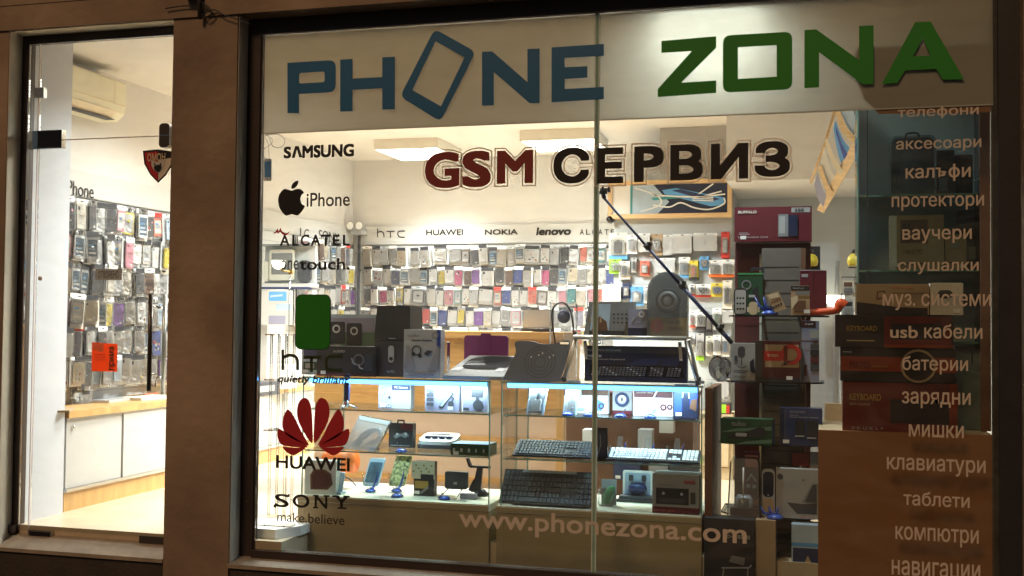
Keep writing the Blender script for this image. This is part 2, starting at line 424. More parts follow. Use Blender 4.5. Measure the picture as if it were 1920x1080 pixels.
# ---------------------------------------------------------------- the setting
b = MB().box(-30, -30, -.6, 30, -.25, -.45, 'paving'); struct('pavement', b)
b = MB().box(-4.75, .0, -.2, -2.72, .33, 0, 'floor_vinyl'); b.box(-4.75, .33, -.2, 1.0, 5.5, 0, 'floor_vinyl'); b.box(-2.72, .0, -.25, 1.0, .33, -.15, 'dark_stone'); struct('floor', b)
b = MB().box(-4.9, .05, 2.85, 1.1, 5.6, 2.95, 'ceiling_white'); struct('ceiling', b)
b = MB().box(-4.85, .45, -.1, -4.75, 5.6, 2.85, 'wall_white'); struct('wall_left', b)
b = MB().box(-4.75, 5.5, -.1, 1.0, 5.6, 2.85, 'wall_white'); struct('wall_back', b)
b = MB().box(1.0, .05, -.1, 1.1, 5.6, 2.85, 'wall_white'); struct('wall_right', b)
b = MB().box(-4.75, .045, -.1, -4.36, .40, 2.85, 'pier_white'); tag(b.build('pier'), 'smooth white wall pier just inside the left side of the glass door', 'pier')
# dropped ceiling at the right and the grey pillar head
p = at(1372, 300, 4.2); q = at(1237, 300, 4.2)
b = MB().box(q.x, 4.2, 2.452, p.x, 5.495, 2.8505, 'column_grey'); tag(b.build('pillar_head'), 'grey square pillar head under the ceiling above the framed phone picture', 'pillar')
b = MB().box(p.x+.003, 3.6, 2.30, .998, 5.494, 2.8504, 'wall_white'); struct('dropped_ceiling', b)
b = MB().box(p.x+.003, 4.9, 0, .998, 5.493, 2.298, 'slat_grey'); tag(b.build('partition'), 'plain grey partition wall at the back right below the dropped ceiling', 'partition')

bld = thing('shop_building', 'brown plastered shop front with a square pillar between door and window', 'building', (0, 0, 0))
b = MB(); yf = -.12
b.box(-9, yf, -.45, -4.385, .043, 2.765, 'plaster'); part('facade_wall', b, bld); b = MB().box(.845, yf, -.45, 7, .048, 2.765, 'plaster'); part('facade_wall', b, bld)
b = MB().box(-9, yf-.012, 2.765, 7, .047, 5.5, 'plaster'); b.box(-9, yf-.03, 2.99, 7, yf-.012, 3.03, 'plaster'); b.box(-9, yf-.0135, 2.90, 7, yf-.0121, 2.904, 'dark_stone'); part('lintel', b, bld)
b = MB()
b.prism(rrect(-3.342, -.45, -2.96, 2.764, .008), yf, .046, 'plaster'); part('post', b, bld)
b = MB(); e = .004
b.box(-4.385, yf+.004, -.45, -4.385+e, -.013, 2.764, 'reveal_plaster'); b.box(-4.38, yf+.004, 2.760, -3.343, -.013, 2.7645, 'reveal_plaster')
b.box(-2.959, yf+.01, -.10, -2.9555, -.0145, 2.764, 'reveal_plaster'); part('reveal', b, bld)
for n, x0, x1 in (('threshold', -4.384, -3.343), ('window_sill', -2.958, .844)):
    b = MB(); za, zb = -.045, -.105
    b.hexa([(x0, yf-.006, zb-.02), (x1, yf-.006, zb-.02), (x1, .0, zb-.02), (x0, .0, zb-.02)], [(x0, yf-.006, zb), (x1, yf-.006, zb), (x1, .0, za-.035 if n != 'threshold' else za), (x0, .0, za-.035 if n != 'threshold' else za)], 'sill_stone')
    b.box(x0, yf+.012, -.45, x1, .02, zb-.021, 'dark_stone'); part(n, b, bld)

# conduit and loose cables above the pillar
b = MB(); P = lambda x, y, Y=-.15: at(x, y, Y)
b.box(P(348, 0).x, -.2, 2.862, P(364, 0).x, -.132, 3.3, 'steel_dark'); b.tube([P(374, 36, -.155), P(375, -40, -.155)], .011, 'steel_dark')
tag(b.build('conduit'), 'dark conduit and box fixed above the pillar top', 'conduit')
b = MB()
for pts in ([(378, 4), (392, 14), (396, 26), (385, 34), (378, 24), (384, 8)], [(380, 28), (400, 18), (420, 28), (445, 36), (470, 46)], [(380, 10), (398, 22), (388, 32)], [(310, 16), (345, 11), (372, 12)]):
    b.tube([P(x, y, -.15) for x, y in smooth(pts, False)], .0035, 'black', 5)
tag(b.build('cable'), 'loose dark cables looped beside the conduit above the pillar', 'cable')

# ---------------------------------------------------------------- door
door = thing('glass_door', 'frameless glass shop door in a dark brown frame', 'door', (-3.86, 0, -.04))
def L(o, v): return (v[0]-o.location.x, v[1]-o.location.y, v[2]-o.location.z)
def offs(mb, o):
    mb.v = [L(o, v) for v in mb.v]; return mb
b = MB(); zt = 2.719
b.box(-4.38, -.012, -.044, -4.34, .045, 2.7595, 'brown_frame'); b.box(-4.34, -.0119, zt, -3.343, .0449, 2.7595, 'brown_frame')
b.box(-4.338, -.012, zt-.006, -3.345, -.004, zt, 'black'); b.box(-4.38, -.04, -.044, -4.345, -.0125, .0, 'brown_frame')
part('door_frame', offs(b, door), door)
zl = at(200, 259, 0).z; xl = at(66, 540, 0).x
b = MB().box(xl+.006, -.005, -.02, -3.345, .005, zl-.004, 'pane'); part('door_leaf', offs(b, door), door)
b = MB().box(xl+.006, -.005, zl+.004, -3.345, .005, zt-.007, 'pane'); part('transom_pane', offs(b, door), door)
b = MB().box(-4.339, -.005, -.03, xl-.006, .005, zt-.007, 'pane')
b.box(xl-.006, -.0055, -.03, xl-.002, .0055, zt-.008, 'vinyl_grey'); part('side_pane', offs(b, door), door)
b = MB().box(xl+.012, -.004, zl-.0025, -3.36, .004, zl+.0025, 'vinyl_white'); part('transom_edge', offs(b, door), door)
b = MB(); p0, p1 = at(57, 281, 0), at(120, 244, 0); b.box(p0.x, -.018, p0.z, p1.x, .018, p1.z, 'chrome'); b.box((p0.x*.72+p1.x*.28), -.020, p0.z+.006, p1.x-.004, .017, p1.z-.004, 'black_gloss'); part('patch_fitting', offs(b, door), door)
b = MB(); p0, p1 = at(56, 1017, 0), at(101, 995, 0); b.box(p0.x, -.018, p0.z, p1.x, .018, p1.z, 'chrome'); b.box(p0.x+.01, -.0195, (p0.z+p1.z)/2, p1.x-.012, .017, p1.z-.008, 'black_gloss'); part('patch_fitting', offs(b, door), door)
b = MB(); p0, p1 = at(264, 1028, 0), at(330, 1008, 0); b.box(p0.x, -.018, p0.z, -3.345, .018, p1.z, 'steel_dark'); part('floor_lock', offs(b, door), door)
b = MB(); p0, p1 = at(67, 184, 0), at(85, 165, 0); b.box(p0.x, -.014, p0.z, p1.x, .014, p1.z, 'alu'); part('glass_clip', offs(b, door), door)
b = MB(); p0, p1 = at(302, 278, 0), at(322, 232, 0); b.prism(rrect(p0.x, p0.z, p1.x, p1.z, .02), -.022, .02, 'steel_dark'); b.box(p0.x+.01, -.024, (p0.z+p1.z)/2-.002, p1.x, -.0225, (p0.z+p1.z)/2+.002, 'chrome'); part('door_lock', offs(b, door), door)
for (xa, ya, xb, yb, Y, mm) in ((283, 551, 278, 733, -.06, 'steel_dark'), (309, 553, 305, 740, .06, 'alu')):
    b = MB(); a, c = at(xa, ya, Y), at(xb, yb, Y); c.x = a.x; b.tube([a, c], .0125, mm, 12)
    for k in (.13, .83):
        q = a.lerp(c, k); b.tube([q, (q.x, .0, q.z)], .007, 'chrome', 8)
    part('pull_handle', offs(b, door), door)
b = MB(); p0 = at(76, 522, -.006); b.lathe([(0, -.008), (.012, -.008), (.012, 0)], 'vinyl_white', (p0.x, -.005, p0.z), 12, 'y'); part('push_dot', offs(b, door), door)

# stickers on the door
def onglass(px, py, Y=-.006): v = at(px, py, Y); return (v.x, v.z)
b = MB()
sh = [(268, 283), (296, 280), (323, 284), (323, 310), (312, 328), (297, 343), (282, 328), (271, 308)]
b.flat([onglass(*p) for p in sh], -.007, 'vinyl_black')
b.flat([onglass(*p, -.007) for p in [(271, 286), (296, 284), (296, 339), (283, 325), (274, 307)]], -.008, 'vinyl_red')
b.flat([onglass(*p, -.007) for p in [(297, 300), (321, 296), (320, 309), (310, 326), (297, 339)]], -.008, 'offwhite')
a, c = onglass(277, 303), onglass(311, 287); b.text('ОМОН', a[0], a[1], c[0], c[1], -.010, 'cream', .03)
b.flat([onglass(*p) for p in smooth([(285, 300), (291, 303), (299, 303), (308, 299), (309, 309), (305, 318), (298, 324), (290, 319), (285, 311)])], -.010, 'vinyl_grey')
b.flat([onglass(*p) for p in smooth([(290, 312), (298, 309), (304, 312), (302, 320), (297, 323), (291, 319)])], -.011, 'vinyl_black')
for x in (291, 302): b.flat(circ(*onglass(x, 308), .006, 8), -.011, 'vinyl_black')
tag(b.build('shield_sticker'), 'red and white shield crest sticker on the glass door beneath its lock', 'sticker')
b = MB(); a, c = onglass(176, 525), onglass(226, 504); b.box(a[0], .008, a[1], c[0], .0085, c[1], 'film_grey')
a, c = onglass(181, 521), onglass(220, 508); b.text('ОТВОРЕНО', a[0], a[1], c[0], c[1], .0065, 'vinyl_black', .02)
b.tube([(at(192, 504, .01)), (at(200, 488, .01)), at(208, 504, .01)], .0015, 'black', 5)
tag(b.build('open_sign'), 'small grey open sign hanging inside the glass door', 'sign')
b = MB(); c4 = [(173, 642), (221, 645), (220, 697), (172, 696)]
b.prism([(at(x, y, .01).x, at(x, y, .01).z) for x, y in c4], .008, .0084, 'film_orange')
g = lambda x, y: (at(x, y, .007).x, at(x, y, .007).z)
b.flat([g(174, 644), (g(195, 644)[0], g(195, 644)[1]), g(194, 659), g(188, 661), g(174, 655)], .0068, 'film_cream')
o_, q_ = g(217, 694), g(205, 650); hh = o_[0]-q_[0]; ww = q_[1]-o_[1]
b.text('прима', 0, 0, ww, hh, 0, 'film_white', .04, f=lambda u, v: (o_[0]-v, .0066, o_[1]+u))
for k in range(3):
    u0 = g(177, 664+k*5); b.flat([u0, (u0[0]+.07, u0[1]), (u0[0]+.07, u0[1]-.004), (u0[0], u0[1]-.004)], .0066, 'coral')
tag(b.build('poster'), 'orange price poster with a white word up its right edge behind the glass door', 'poster')

# ---------------------------------------------------------------- shop window
win = thing('shop_window', 'wide two pane shop window in a dark brown frame', 'window', (-1.06, 0, -.08))
x0, x1, z0, z1 = -2.88, .757, -.045, 2.68
b = MB(); b.box(-2.955, -.014, -.104, x0, .04, 2.764, 'brown_frame'); b.box(x0, -.0138, z1, x1, .0398, 2.764, 'brown_frame')
b.box(x0, -.0298, -.104, x1, .0398, z0, 'brown_frame'); b.box(x1, -.03, -.104, .8445, .04, 2.764, 'black'); b.box(.735, .0125, z0, x1, .06, z1, 'steel_dark')
b.box(x0, -.008, z0, x0+.008, .012, z1, 'brown_frame'); b.box(x0-.004, -.0165, z0-.004, x0, -.0141, z1+.004, 'steel_dark'); b.box(x0, -.0165, z1, x1, -.0139, z1+.004, 'steel_dark'); b.box(x0, -.0325, z0-.006, x1, -.0299, z0, 'steel_dark')
for zz in (.2, .9, 1.6, 2.3): b.lathe([(0, -.0025), (.006, -.002), (.007, 0)], 'steel_dark', (x0-.04, -.0141, zz), 10, 'y')
part('window_frame', offs(b, win), win)
xs = at(1117, 540, 0).x
for a, c in ((x0+.0085, xs-.013), (xs+.013, x1-.001)):
    b = MB().box(a, -.004, z0+.001, c, .004, z1-.001, 'pane'); part('pane', offs(b, win), win)
b = MB(); b.box(xs-.0125, -.005, z0+.001, xs-.006, .006, z1-.001, 'seam_edge'); b.box(xs+.006, -.005, z0+.001, xs+.0125, .006, z1-.001, 'seam_edge'); b.box(xs-.0055, -.003, z0+.001, xs+.0055, .003, z1-.001, 'glass_edge')
part('pane_joint', offs(b, win), win)

# the sign along the top of the window
sg = thing('shop_sign', 'white sign film with big blue and green shop name across the window top', 'sign', (-1.05, .012, 2.15))
bl, br = at(492, 251, .012), at(1862, 193, .012)
b = MB(); zb = (bl.z+br.z)/2
b.box(x0+.012, .010, zb, br.x, .013, z1-.004, 'sign_film'); part('sign_panel', offs(b, sg), sg)
b = MB().box(x0+.012, .0095, zb-.006, br.x, .014, zb-.0005, 'vinyl_white'); part('sign_edge', offs(b, sg), sg)
def letter(loops, sc, ox, oy, m, lab):
    b = MB(); yy = -.006
    b.flat([[onglass(ox+x/sc, oy+y/sc, yy) for x, y in l] for l in loops], yy, m)
    part('letter', offs(b, sg), sg, lab)
def rc(pts, r, n=4):   # round given corners: list of (x,y) or (x,y,r)
    out = []; N = len(pts)
    for i, p in enumerate(pts):
        rr = p[2] if len(p) > 2 else r
        if rr <= 0: out.append(p[:2]); continue
        P, A, B_ = Vector(p[:2]), Vector(pts[i-1][:2]), Vector(pts[(i+1) % N][:2])
        a = P+(A-P).normalized()*rr; c = P+(B_-P).normalized()*rr
        for k in range(n+1):
            t = k/n; out.append(tuple(a*(1-t)**2+P*2*t*(1-t)+c*t*t))
    return out
s27 = (2.7, 460, 0)
letter([rc([(213, 318, 0), (458, 303, 38), (458, 466, 38), (272, 476, 0), (272, 573, 0), (213, 573, 0)], 0), rc([(273, 370), (401, 362), (401, 415), (273, 423)], 10)], *s27, 'vinyl_blue', 'dark blue letter P')
letter([[(480, 302), (543, 298), (543, 397), (693, 390), (693, 290), (757, 287), (757, 553), (693, 555), (693, 447), (543, 455), (543, 563), (480, 565)]], *s27, 'vinyl_blue', 'dark blue letter H')
letter([rc([(958, 146), (1166, 262), (988, 616), (783, 488)], 34), [(963, 209), (1110, 290), (990, 538), (845, 455)]], *s27, 'vinyl_blue', 'tilted dark blue phone outline in place of an O')
letter([rc([(1198, 262), (1250, 260), (1428, 415), (1428, 248), (1490, 245), (1490, 522), (1438, 522), (1258, 365), (1258, 533), (1198, 535)], 0)], *s27, 'vinyl_blue', 'dark blue letter N')
letter([[(1550, 240), (1815, 222), (1815, 283), (1617, 293), (1617, 340), (1732, 335), (1732, 393), (1617, 400), (1617, 450), (1815, 440), (1815, 502), (1550, 518)]], *s27, 'vinyl_blue', 'dark blue letter E')
s24 = (2.4, 1120, 0)
letter([[(288, 184), (535, 163), (535, 215), (378, 372), (535, 362), (535, 418), (272, 437), (272, 400), (425, 230), (288, 238)]], *s24, 'vinyl_green', 'green letter Z')
letter([rc([(565, 160), (877, 142), (877, 402), (565, 417)], 36), [(633, 213), (807, 203), (807, 345), (633, 355)]], *s24, 'vinyl_green', 'green letter O')
letter([[(932, 135), (985, 132), (1178, 270), (1178, 117), (1243, 114), (1243, 378), (1195, 380), (998, 235), (998, 393), (932, 397)]], *s24, 'vinyl_green', 'green letter N')
letter([[(1430, 100), (1500, 97), (1650, 357), (1555, 358), (1525, 310), (1385, 317), (1350, 373), (1280, 378)], [(1465, 172), (1500, 250), (1420, 254)]], *s24, 'vinyl_green', 'green letter A')

# vinyl lettering stuck on the window
GST = 'brand stickers down the left edge of the window'
YG = -.006
def tbox(b, s, x0, y0, x1, y1, m, bold=0, Y=YG, k=0, shear=0, extra=0):
    xm, ym = (x0+x1)/2, (y0+y1)/2
    b.text(s, at(x0, ym, Y).x, at(xm, y1, Y).z, at(x1, ym, Y).x, at(xm, y0, Y).z, Y-.0024*k, m, bold, shear=shear, extra=extra)
def stick(b, label, group=GST, name='window_sticker', cat='sticker'):
    return tag(b.build(name), label, cat, group)
def gp(b, pts, sc, ox, oy, m, k=0, Y=YG): b.flat([onglass(ox+x/sc, oy+y/sc, Y) for x, y in pts], Y-.0012*k, m)
b = MB(); tbox(b, 'S', 532, 275, 546, 297, 'vinyl_black', .045); tbox(b, 'MSUNG', 567, 271, 664, 295, 'vinyl_black', .05)
gp(b, [(547, 296), (553.5, 274), (560, 274), (567, 295), (561, 295.3), (556.8, 280), (552.5, 296)], 1, 0, 0, 'vinyl_black'); stick(b, 'heavy black brand lettering at the top of the window left edge')
ap = [(300, 573), (240, 560), (200, 600), (187, 650), (195, 710), (220, 755), (250, 783), (275, 780), (300, 772), (330, 780), (355, 780), (390, 745), (411, 705), (385, 685), (375, 645), (385, 610), (404, 590), (375, 562), (340, 560)]
lf = [(299, 555), (304, 522), (328, 497), (357, 490), (350, 525), (325, 552)]
b = MB(); gp(b, smooth(ap), 4.5, 480, 230, 'vinyl_black'); gp(b, smooth(lf), 4.5, 480, 230, 'vinyl_black')
tbox(b, 'iPhone', 575, 361, 656, 387, 'vinyl_black', .012); stick(b, 'black bitten apple emblem with phone lettering beside it')
b = MB()
for i, ch in enumerate('ALCATEL'):
    X = [525, 548, 564, 583, 602, 624, 643][i]; wd = [18, 12, 16, 18, 18, 13, 13][i]; tbox(b, ch, X, 440, X+wd, 461, 'vinyl_black', .03)
gp(b, [(0, 0)]*0 or [(512, 437), (516, 435), (521, 428), (522, 434), (526, 427), (528, 433), (536, 438), (545, 433), (538, 441), (530, 440), (525, 434), (521, 439), (520, 435), (516, 438)], 1, 0, 0, 'vinyl_red')
stick(b, 'widely spaced black brand capitals under a red script swirl')
b = MB(); tbox(b, 'one', 526, 488, 560, 506, 'vinyl_black', .004); tbox(b, 'touch.', 562, 484, 656, 506, 'vinyl_black', .022); stick(b, 'thin then bold black lower case slogan below the spaced capitals')
b = MB(); b.prism(rrect(*onglass(553, 655), *onglass(621, 552), .035), YG-.001, YG, 'vinyl_dkgreen'); b.flat(rrect(*onglass(554.5, 653.5), *onglass(619.5, 553.5), .033), YG-.0024, 'vinyl_green'); stick(b, 'plain rounded dark green sticker, tallest on the window left edge')
b = MB(); g = lambda x, y: onglass(480+x/5.4, 540+y/5.4, YG)
for pts in ([(272, 622), (272, 832)], smooth([(272, 705), (330, 682), (390, 690), (418, 730), (420, 832)], False), [(480, 702), (660, 702)], [(562, 702), (562, 850)], smooth([(878, 692), (780, 692), (725, 705), (712, 760), (725, 820), (780, 832), (878, 832)], False)):
    b.stroke([g(*p) for p in pts], .017, YG, 'vinyl_dkgreen')
tbox(b, 'quietly brilliant', 519, 704, 656, 723, 'vinyl_black', .035, shear=.25); stick(b, 'dark green brand letters over a black italic slogan')
b = MB(); cx = 362
half = [[(370, 372), (366, 290), (372, 190), (384, 148), (404, 131), (430, 142), (447, 180), (446, 235), (425, 290)], [(386, 383), (420, 320), (462, 235), (495, 193), (517, 220), (526, 258), (520, 305), (490, 338), (430, 368)], [(392, 391), (450, 350), (520, 308), (550, 297), (553, 335), (540, 372), (515, 386), (450, 394)], [(404, 397), (460, 396), (522, 392), (512, 412), (490, 430), (465, 437), (440, 424)]]
for hl in half:
    s2 = smooth(hl); gp(b, s2, 2.842, 460, 700, 'vinyl_red'); gp(b, [(2*cx-x, y) for x, y in s2], 2.842, 460, 700, 'vinyl_red')
tbox(b, 'HUAWEI', 518, 856, 656, 881, 'vinyl_black', .03); stick(b, 'red eight petal flower emblem over black brand capitals')
b = MB()
for ch, xa, xb in (('S', 515, 542), ('O', 549, 580.5), ('N', 590, 614), ('Y', 627, 654)):
    ya = 926+(xa-515)*.03; tbox(b, ch, xa, ya, xb, ya+25, 'vinyl_black', .02)
def bar(x0, y0, x1, y1): gp(b, [(x0, y0), (x1, y0+.03*(x1-x0)), (x1, y1+.03*(x1-x0)), (x0, y1)], 1, 0, 0, 'vinyl_black', 1)
bar(587, 928, 598, 931); bar(607, 928.5, 618, 931.5); bar(587, 950, 597, 953); bar(623, 929, 637, 932); bar(644, 929, 656, 932); bar(633, 951, 650, 954); bar(513, 946, 518, 951.5); bar(540, 926, 543.5, 932)
tbox(b, 'make.believe', 520, 963, 646, 981, 'vinyl_black', -.01); stick(b, 'black serif brand capitals over a thin slogan, lowest on the window left edge')

b = MB()
def outlined(b, s, x0, y0, x1, y1, m):
    tbox(b, s, x0, y0, x1, y1, 'vinyl_white', .042, k=0, extra=.008); tbox(b, s, x0, y0, x1, y1, m, .042, k=1)
for s, a, c, e in (('G', 797, 862, 285), ('S', 867, 921, 283), ('M', 932, 1000, 282)): outlined(b, s, a, e, c, e+68 if s != 'M' else e+62, 'vinyl_maroon')
stick(b, 'large maroon capitals with white outline on the left window pane', None, 'window_lettering', 'lettering')
b = MB()
for s, a, c, e in (('С', 1038, 1105, 277), ('Е', 1120, 1169, 277), ('P', 1189, 1245, 274), ('В', 1257, 1318, 271), ('И', 1333, 1403, 269), ('З', 1415, 1481, 265)): outlined(b, s, a, e, c, e+67-.4*(e < 270), 'vinyl_black')
stick(b, 'large black capitals with white outline ending in a rounded Z shape', None, 'window_lettering', 'lettering')
b = MB(); pa, pb = at(1027, 963, YG), at(1027, 999, YG); hh = pa.z-pb.z
b.text('www.phonezona.com', at(861, 985, YG).x, pb.z-hh*.27, at(1400, 1008, YG).x, pa.z+.004, YG, 'vinyl_cream', .018)
stick(b, 'pale web address lettering along the bottom of the window', None, 'window_lettering', 'lettering')
for s, xa, ya, xb, yb, lb in (('телефони', 1683, 199, 1835, 222, 'just under the sign film'), ('аксесоари', 1680, 262, 1840, 284, 'over the black bag'), ('калъфи', 1698, 308, 1820, 340, 'low on the black bag'),
    ('протектори', 1672, 367, 1845, 394, 'on the shelf under the black bag'), ('ваучери', 1692, 429, 1822, 456, 'on the brown box in the glass cabinet'), ('слушалки', 1684, 491, 1835, 514, 'between the brown box and the white box'), ('муз. системи', 1655, 551, 1858, 582, 'on the white and orange box'),
    ('usb кабели', 1668, 606, 1842, 634, 'on the uppermost keyboard box'), ('батерии', 1692, 668, 1815, 702, 'on the ring of the middle keyboard box'), ('зарядни', 1691, 735, 1820, 766, 'on the lowest keyboard box'), ('мишки', 1704, 797, 1807, 820, 'along the top edge of the brown board'),
    ('клавиатури', 1663, 860, 1848, 892, 'uppermost of those wholly on the brown board'), ('таблети', 1694, 923, 1818, 950, 'second of those wholly on the brown board'), ('компютри', 1679, 990, 1835, 1024, 'third of those wholly on the brown board'), ('навигации', 1672, 1054, 1838, 1090, 'lowest on the brown board')):
    b = MB()
    if s[0] == 'u': tbox(b, 'usb', 1669, 611, 1721, 634, 'vinyl_cream', .02); tbox(b, 'кабели', 1733, 608, 1842, 635, 'vinyl_cream', .012)
    else: tbox(b, s, xa, ya, xb, yb, 'vinyl_cream', .012)
    stick(b, 'pale lower case window word '+lb, 'words listed down the right edge of the window', 'window_lettering', 'lettering')

# ---------------------------------------------------------------- lamps
def ceiling_light(x0, x1, y0, y1, label, watts, spread=112):
    t = thing('ceiling_light', label, 'ceiling light', ((x0+x1)/2, (y0+y1)/2, 2.85), group='ceiling lights'); wx, wy = (x1-x0)/2, (y1-y0)/2
    b = MB(); e = .012
    b.box(-wx, -wy, -.095, wx, -wy+e, -.001, 'offwhite'); b.box(-wx, wy-e, -.095, wx, wy, -.001, 'offwhite'); b.box(-wx, -wy+e, -.095, -wx+e, wy-e, -.001, 'offwhite'); b.box(wx-e, -wy+e, -.095, wx, wy-e, -.001, 'offwhite'); b.box(-wx+e, -wy+e, -.02, wx-e, wy-e, -.002, 'white')
    part('housing', b, t)
    b = MB()
    for k in range(1, 9): yy = -wy+2*wy*k/9; b.hexa([(-wx+e, yy-.002, -.1), (wx-e, yy-.002, -.1), (wx-e, yy+.002, -.1), (-wx+e, yy+.002, -.1)], [(-wx+e, yy-.012, -.055), (wx-e, yy-.012, -.055), (wx-e, yy+.012, -.055), (-wx+e, yy+.012, -.055)], 'alu')
    for k in (1, 2, 3): xx = -wx+2*wx*k/4; b.box(xx-.004, -wy+e, -.102, xx+.004, wy-e, -.06, 'alu')
    part('louvre', b, t)
    for k in range(4):
        xx = -wx+2*wx*(k+.5)/4; b = MB().tube([(xx, -wy+.03, -.045), (xx, wy-.03, -.045)], .015, 'tube_glow', 8); part('fluorescent_tube', b, t)
    b = MB().box(-wx+.014, -wy+.014, -.096, wx-.014, wy-.014, -.088, 'lamp_white'); part('diffuser', b, t)
    l = bpy.data.lights.new('ceiling_light_glow', 'AREA'); l.shape = 'RECTANGLE'; l.size = x1-x0; l.size_y = y1-y0; l.energy = watts; l.spread = math.radians(spread); l.color = (1, .98, .95)
    lo = bpy.data.objects.new('ceiling_light_glow', l); COL.objects.link(lo); lo.parent = t; lo.location = (0, 0, -.13)
LW = 46
ceiling_light(-4.0, -3.38, 4.25, 4.95, 'square white ceiling light glowing above the left part of the back wall', LW)
ceiling_light(-2.55, -1.88, 4.06, 4.70, 'square white ceiling light glowing beside the glass joint', LW)
ceiling_light(-3.78, -3.16, .95, 1.6, 'white ceiling light partly seen at the top right of the doorway', 36, 155)
ceiling_light(-2.75, -2.1, 2.05, 2.7, 'square white ceiling light in the middle of the shop behind the sign film', 112, 150)  # unseen fixture, added to brighten the back wall packs from the front
# small spot behind the sign film
t = thing('spot_lamp', 'small ceiling spot lighting the sign film from behind above the green O', 'lamp', (at(1335, 40, .2).x, .20, 2.85))
b = MB().lathe([(.05, -.001), (.05, -.02), (.035, -.03)], 'white'); part('mount', b, t)
b = MB().lathe([(.02, -.03), (.034, -.05), (.038, -.085)], 'white'); part('lamp_head', b, t)
b = MB().lathe([(.0, -.075), (.034, -.0755)], 'lamp_white'); part('bulb', b, t)
l = bpy.data.lights.new('spot_lamp_glow', 'SPOT'); l.energy = 60; l.color = (.86, .96, 1); l.spot_size = math.radians(165); l.spot_blend = 1; l.shadow_soft_size = .04
lo = bpy.data.objects.new('spot_lamp_glow', l); COL.objects.link(lo); lo.parent = t; lo.location = (0, 0, -.09); lo.rotation_euler = (math.radians(-12), 0, 0)
# ---------------------------------------------------------------- AC unit, bench, slat walls
t = thing('air_conditioner', 'cream wall mounted air conditioner high on the left wall by the entrance', 'air conditioner', (-4.75, .80, 2.50))
b = MB(); prof = [(0, 0), (.13, .0), (.185, .045), (.20, .10), (.195, .25), (.17, .27), (0, .275)]   # x-out, z
n = len(prof); ya, yb = -.36, .42
v = [(x, ya, z) for x, z in prof]+[(x, yb, z) for x, z in prof]
b.add(v, [(i, (i+1) % n, n+(i+1) % n, n+i) for i in range(n)], 'ac_white'); b.add(v, [tuple(range(n)), tuple(range(n, 2*n))], 'ac_white'); part('case', b, t)
b = MB().box(.1, ya+.06, -.002, .17, yb-.08, .0, 'black'); b.hexa([(.150, ya+.05, .008), (.197, ya+.05, .05), (.197, yb-.1, .05), (.150, yb-.1, .008)], [(.154, ya+.05, .006), (.201, ya+.05, .048), (.201, yb-.1, .048), (.154, yb-.1, .006)], 'cream'); part('air_outlet', b, t)
b = MB(); b.box(.2, ya+.01, .095, .2035, yb-.01, .10, 'cream'); b.box(.2, yb-.13, .10, .202, yb-.128, .25, 'cream'); part('front_panel', b, t)

t = thing('display_bench', 'low bench of grey sliding doors with an oak top along the left wall', 'cabinet', (-4.55, 2.9, 0))
Y0, Y1 = -2.48, 2.55
b = MB().box(-.2, Y0, .56, .205, Y1, .60, 'oak_v'); part('countertop', b, t)
b = MB().box(-.199, Y0+.002, 0, .18, Y1-.002, .115, 'oak_v'); part('plinth', b, t)
b = MB().box(-.199, Y0+.004, .1155, .17, Y1-.004, .559, 'light_grey'); b.box(.17, Y0+.004, .1155, .196, Y1-.004, .135, 'alu'); b.box(.17, Y0+.004, .548, .19, Y1-.004, .559, 'light_grey'); part('body', b, t)
for k in range(9):
    y = Y0+.01+k*.56; dd = .018 if k % 2 else .008
    b = MB().box(.1705, y+.004, .136, .1705+dd, y+.555, .547, 'cabinet_door'); dr = part('door', b, t)
    b = MB().lathe([(.011, 0), (.011, .012), (.007, .02), (0, .02)], 'chrome', n=10); b.v = [(z+.1705+dd, x+y+(.5 if k % 2 else .06), yy+.5) for x, yy, z in b.v]; part('knob', b, dr)
def slatwall(name, label, ln, z0, z1, loc, rz, step=.1, m='slat_grey', texts=(), hdr=None):
    t = thing(name, label, 'slat wall', loc, rz); b = MB().box(-ln/2, -.02, z0, ln/2, -.001, z1, m)
    z = z0+.05
    while z < z1: b.box(-ln/2, -.0215, z, ln/2, -.0201, z+.006, 'grey'); z += step
    part('slat_panel', b, t)
    if hdr:
        b = MB().box(-ln/2, -.03, z1+.002, ln/2, -.001, hdr, 'header_grey')
        b.box(-ln/2, -.032, z1-.002, ln/2, -.0301, z1+.004, 'alu'); h = part('header', b, t)
    return t
ZR0, ZH0, ZH1 = .62, 1.965, 2.155
sl_ = slatwall('slat_wall', 'slat wall of phone cases on the left wall above the bench', 5.0, ZR0, ZH0, (-4.75, 2.95, 0), math.pi/2, m='light_grey', hdr=ZH1-.02)
sb_ = slatwall('slat_wall', 'slat wall of phone cases across the back under a strip of brand names', 3.1, ZR0, ZH0, (-3.2, 5.5, 0), 0, m='light_grey', hdr=ZH1)
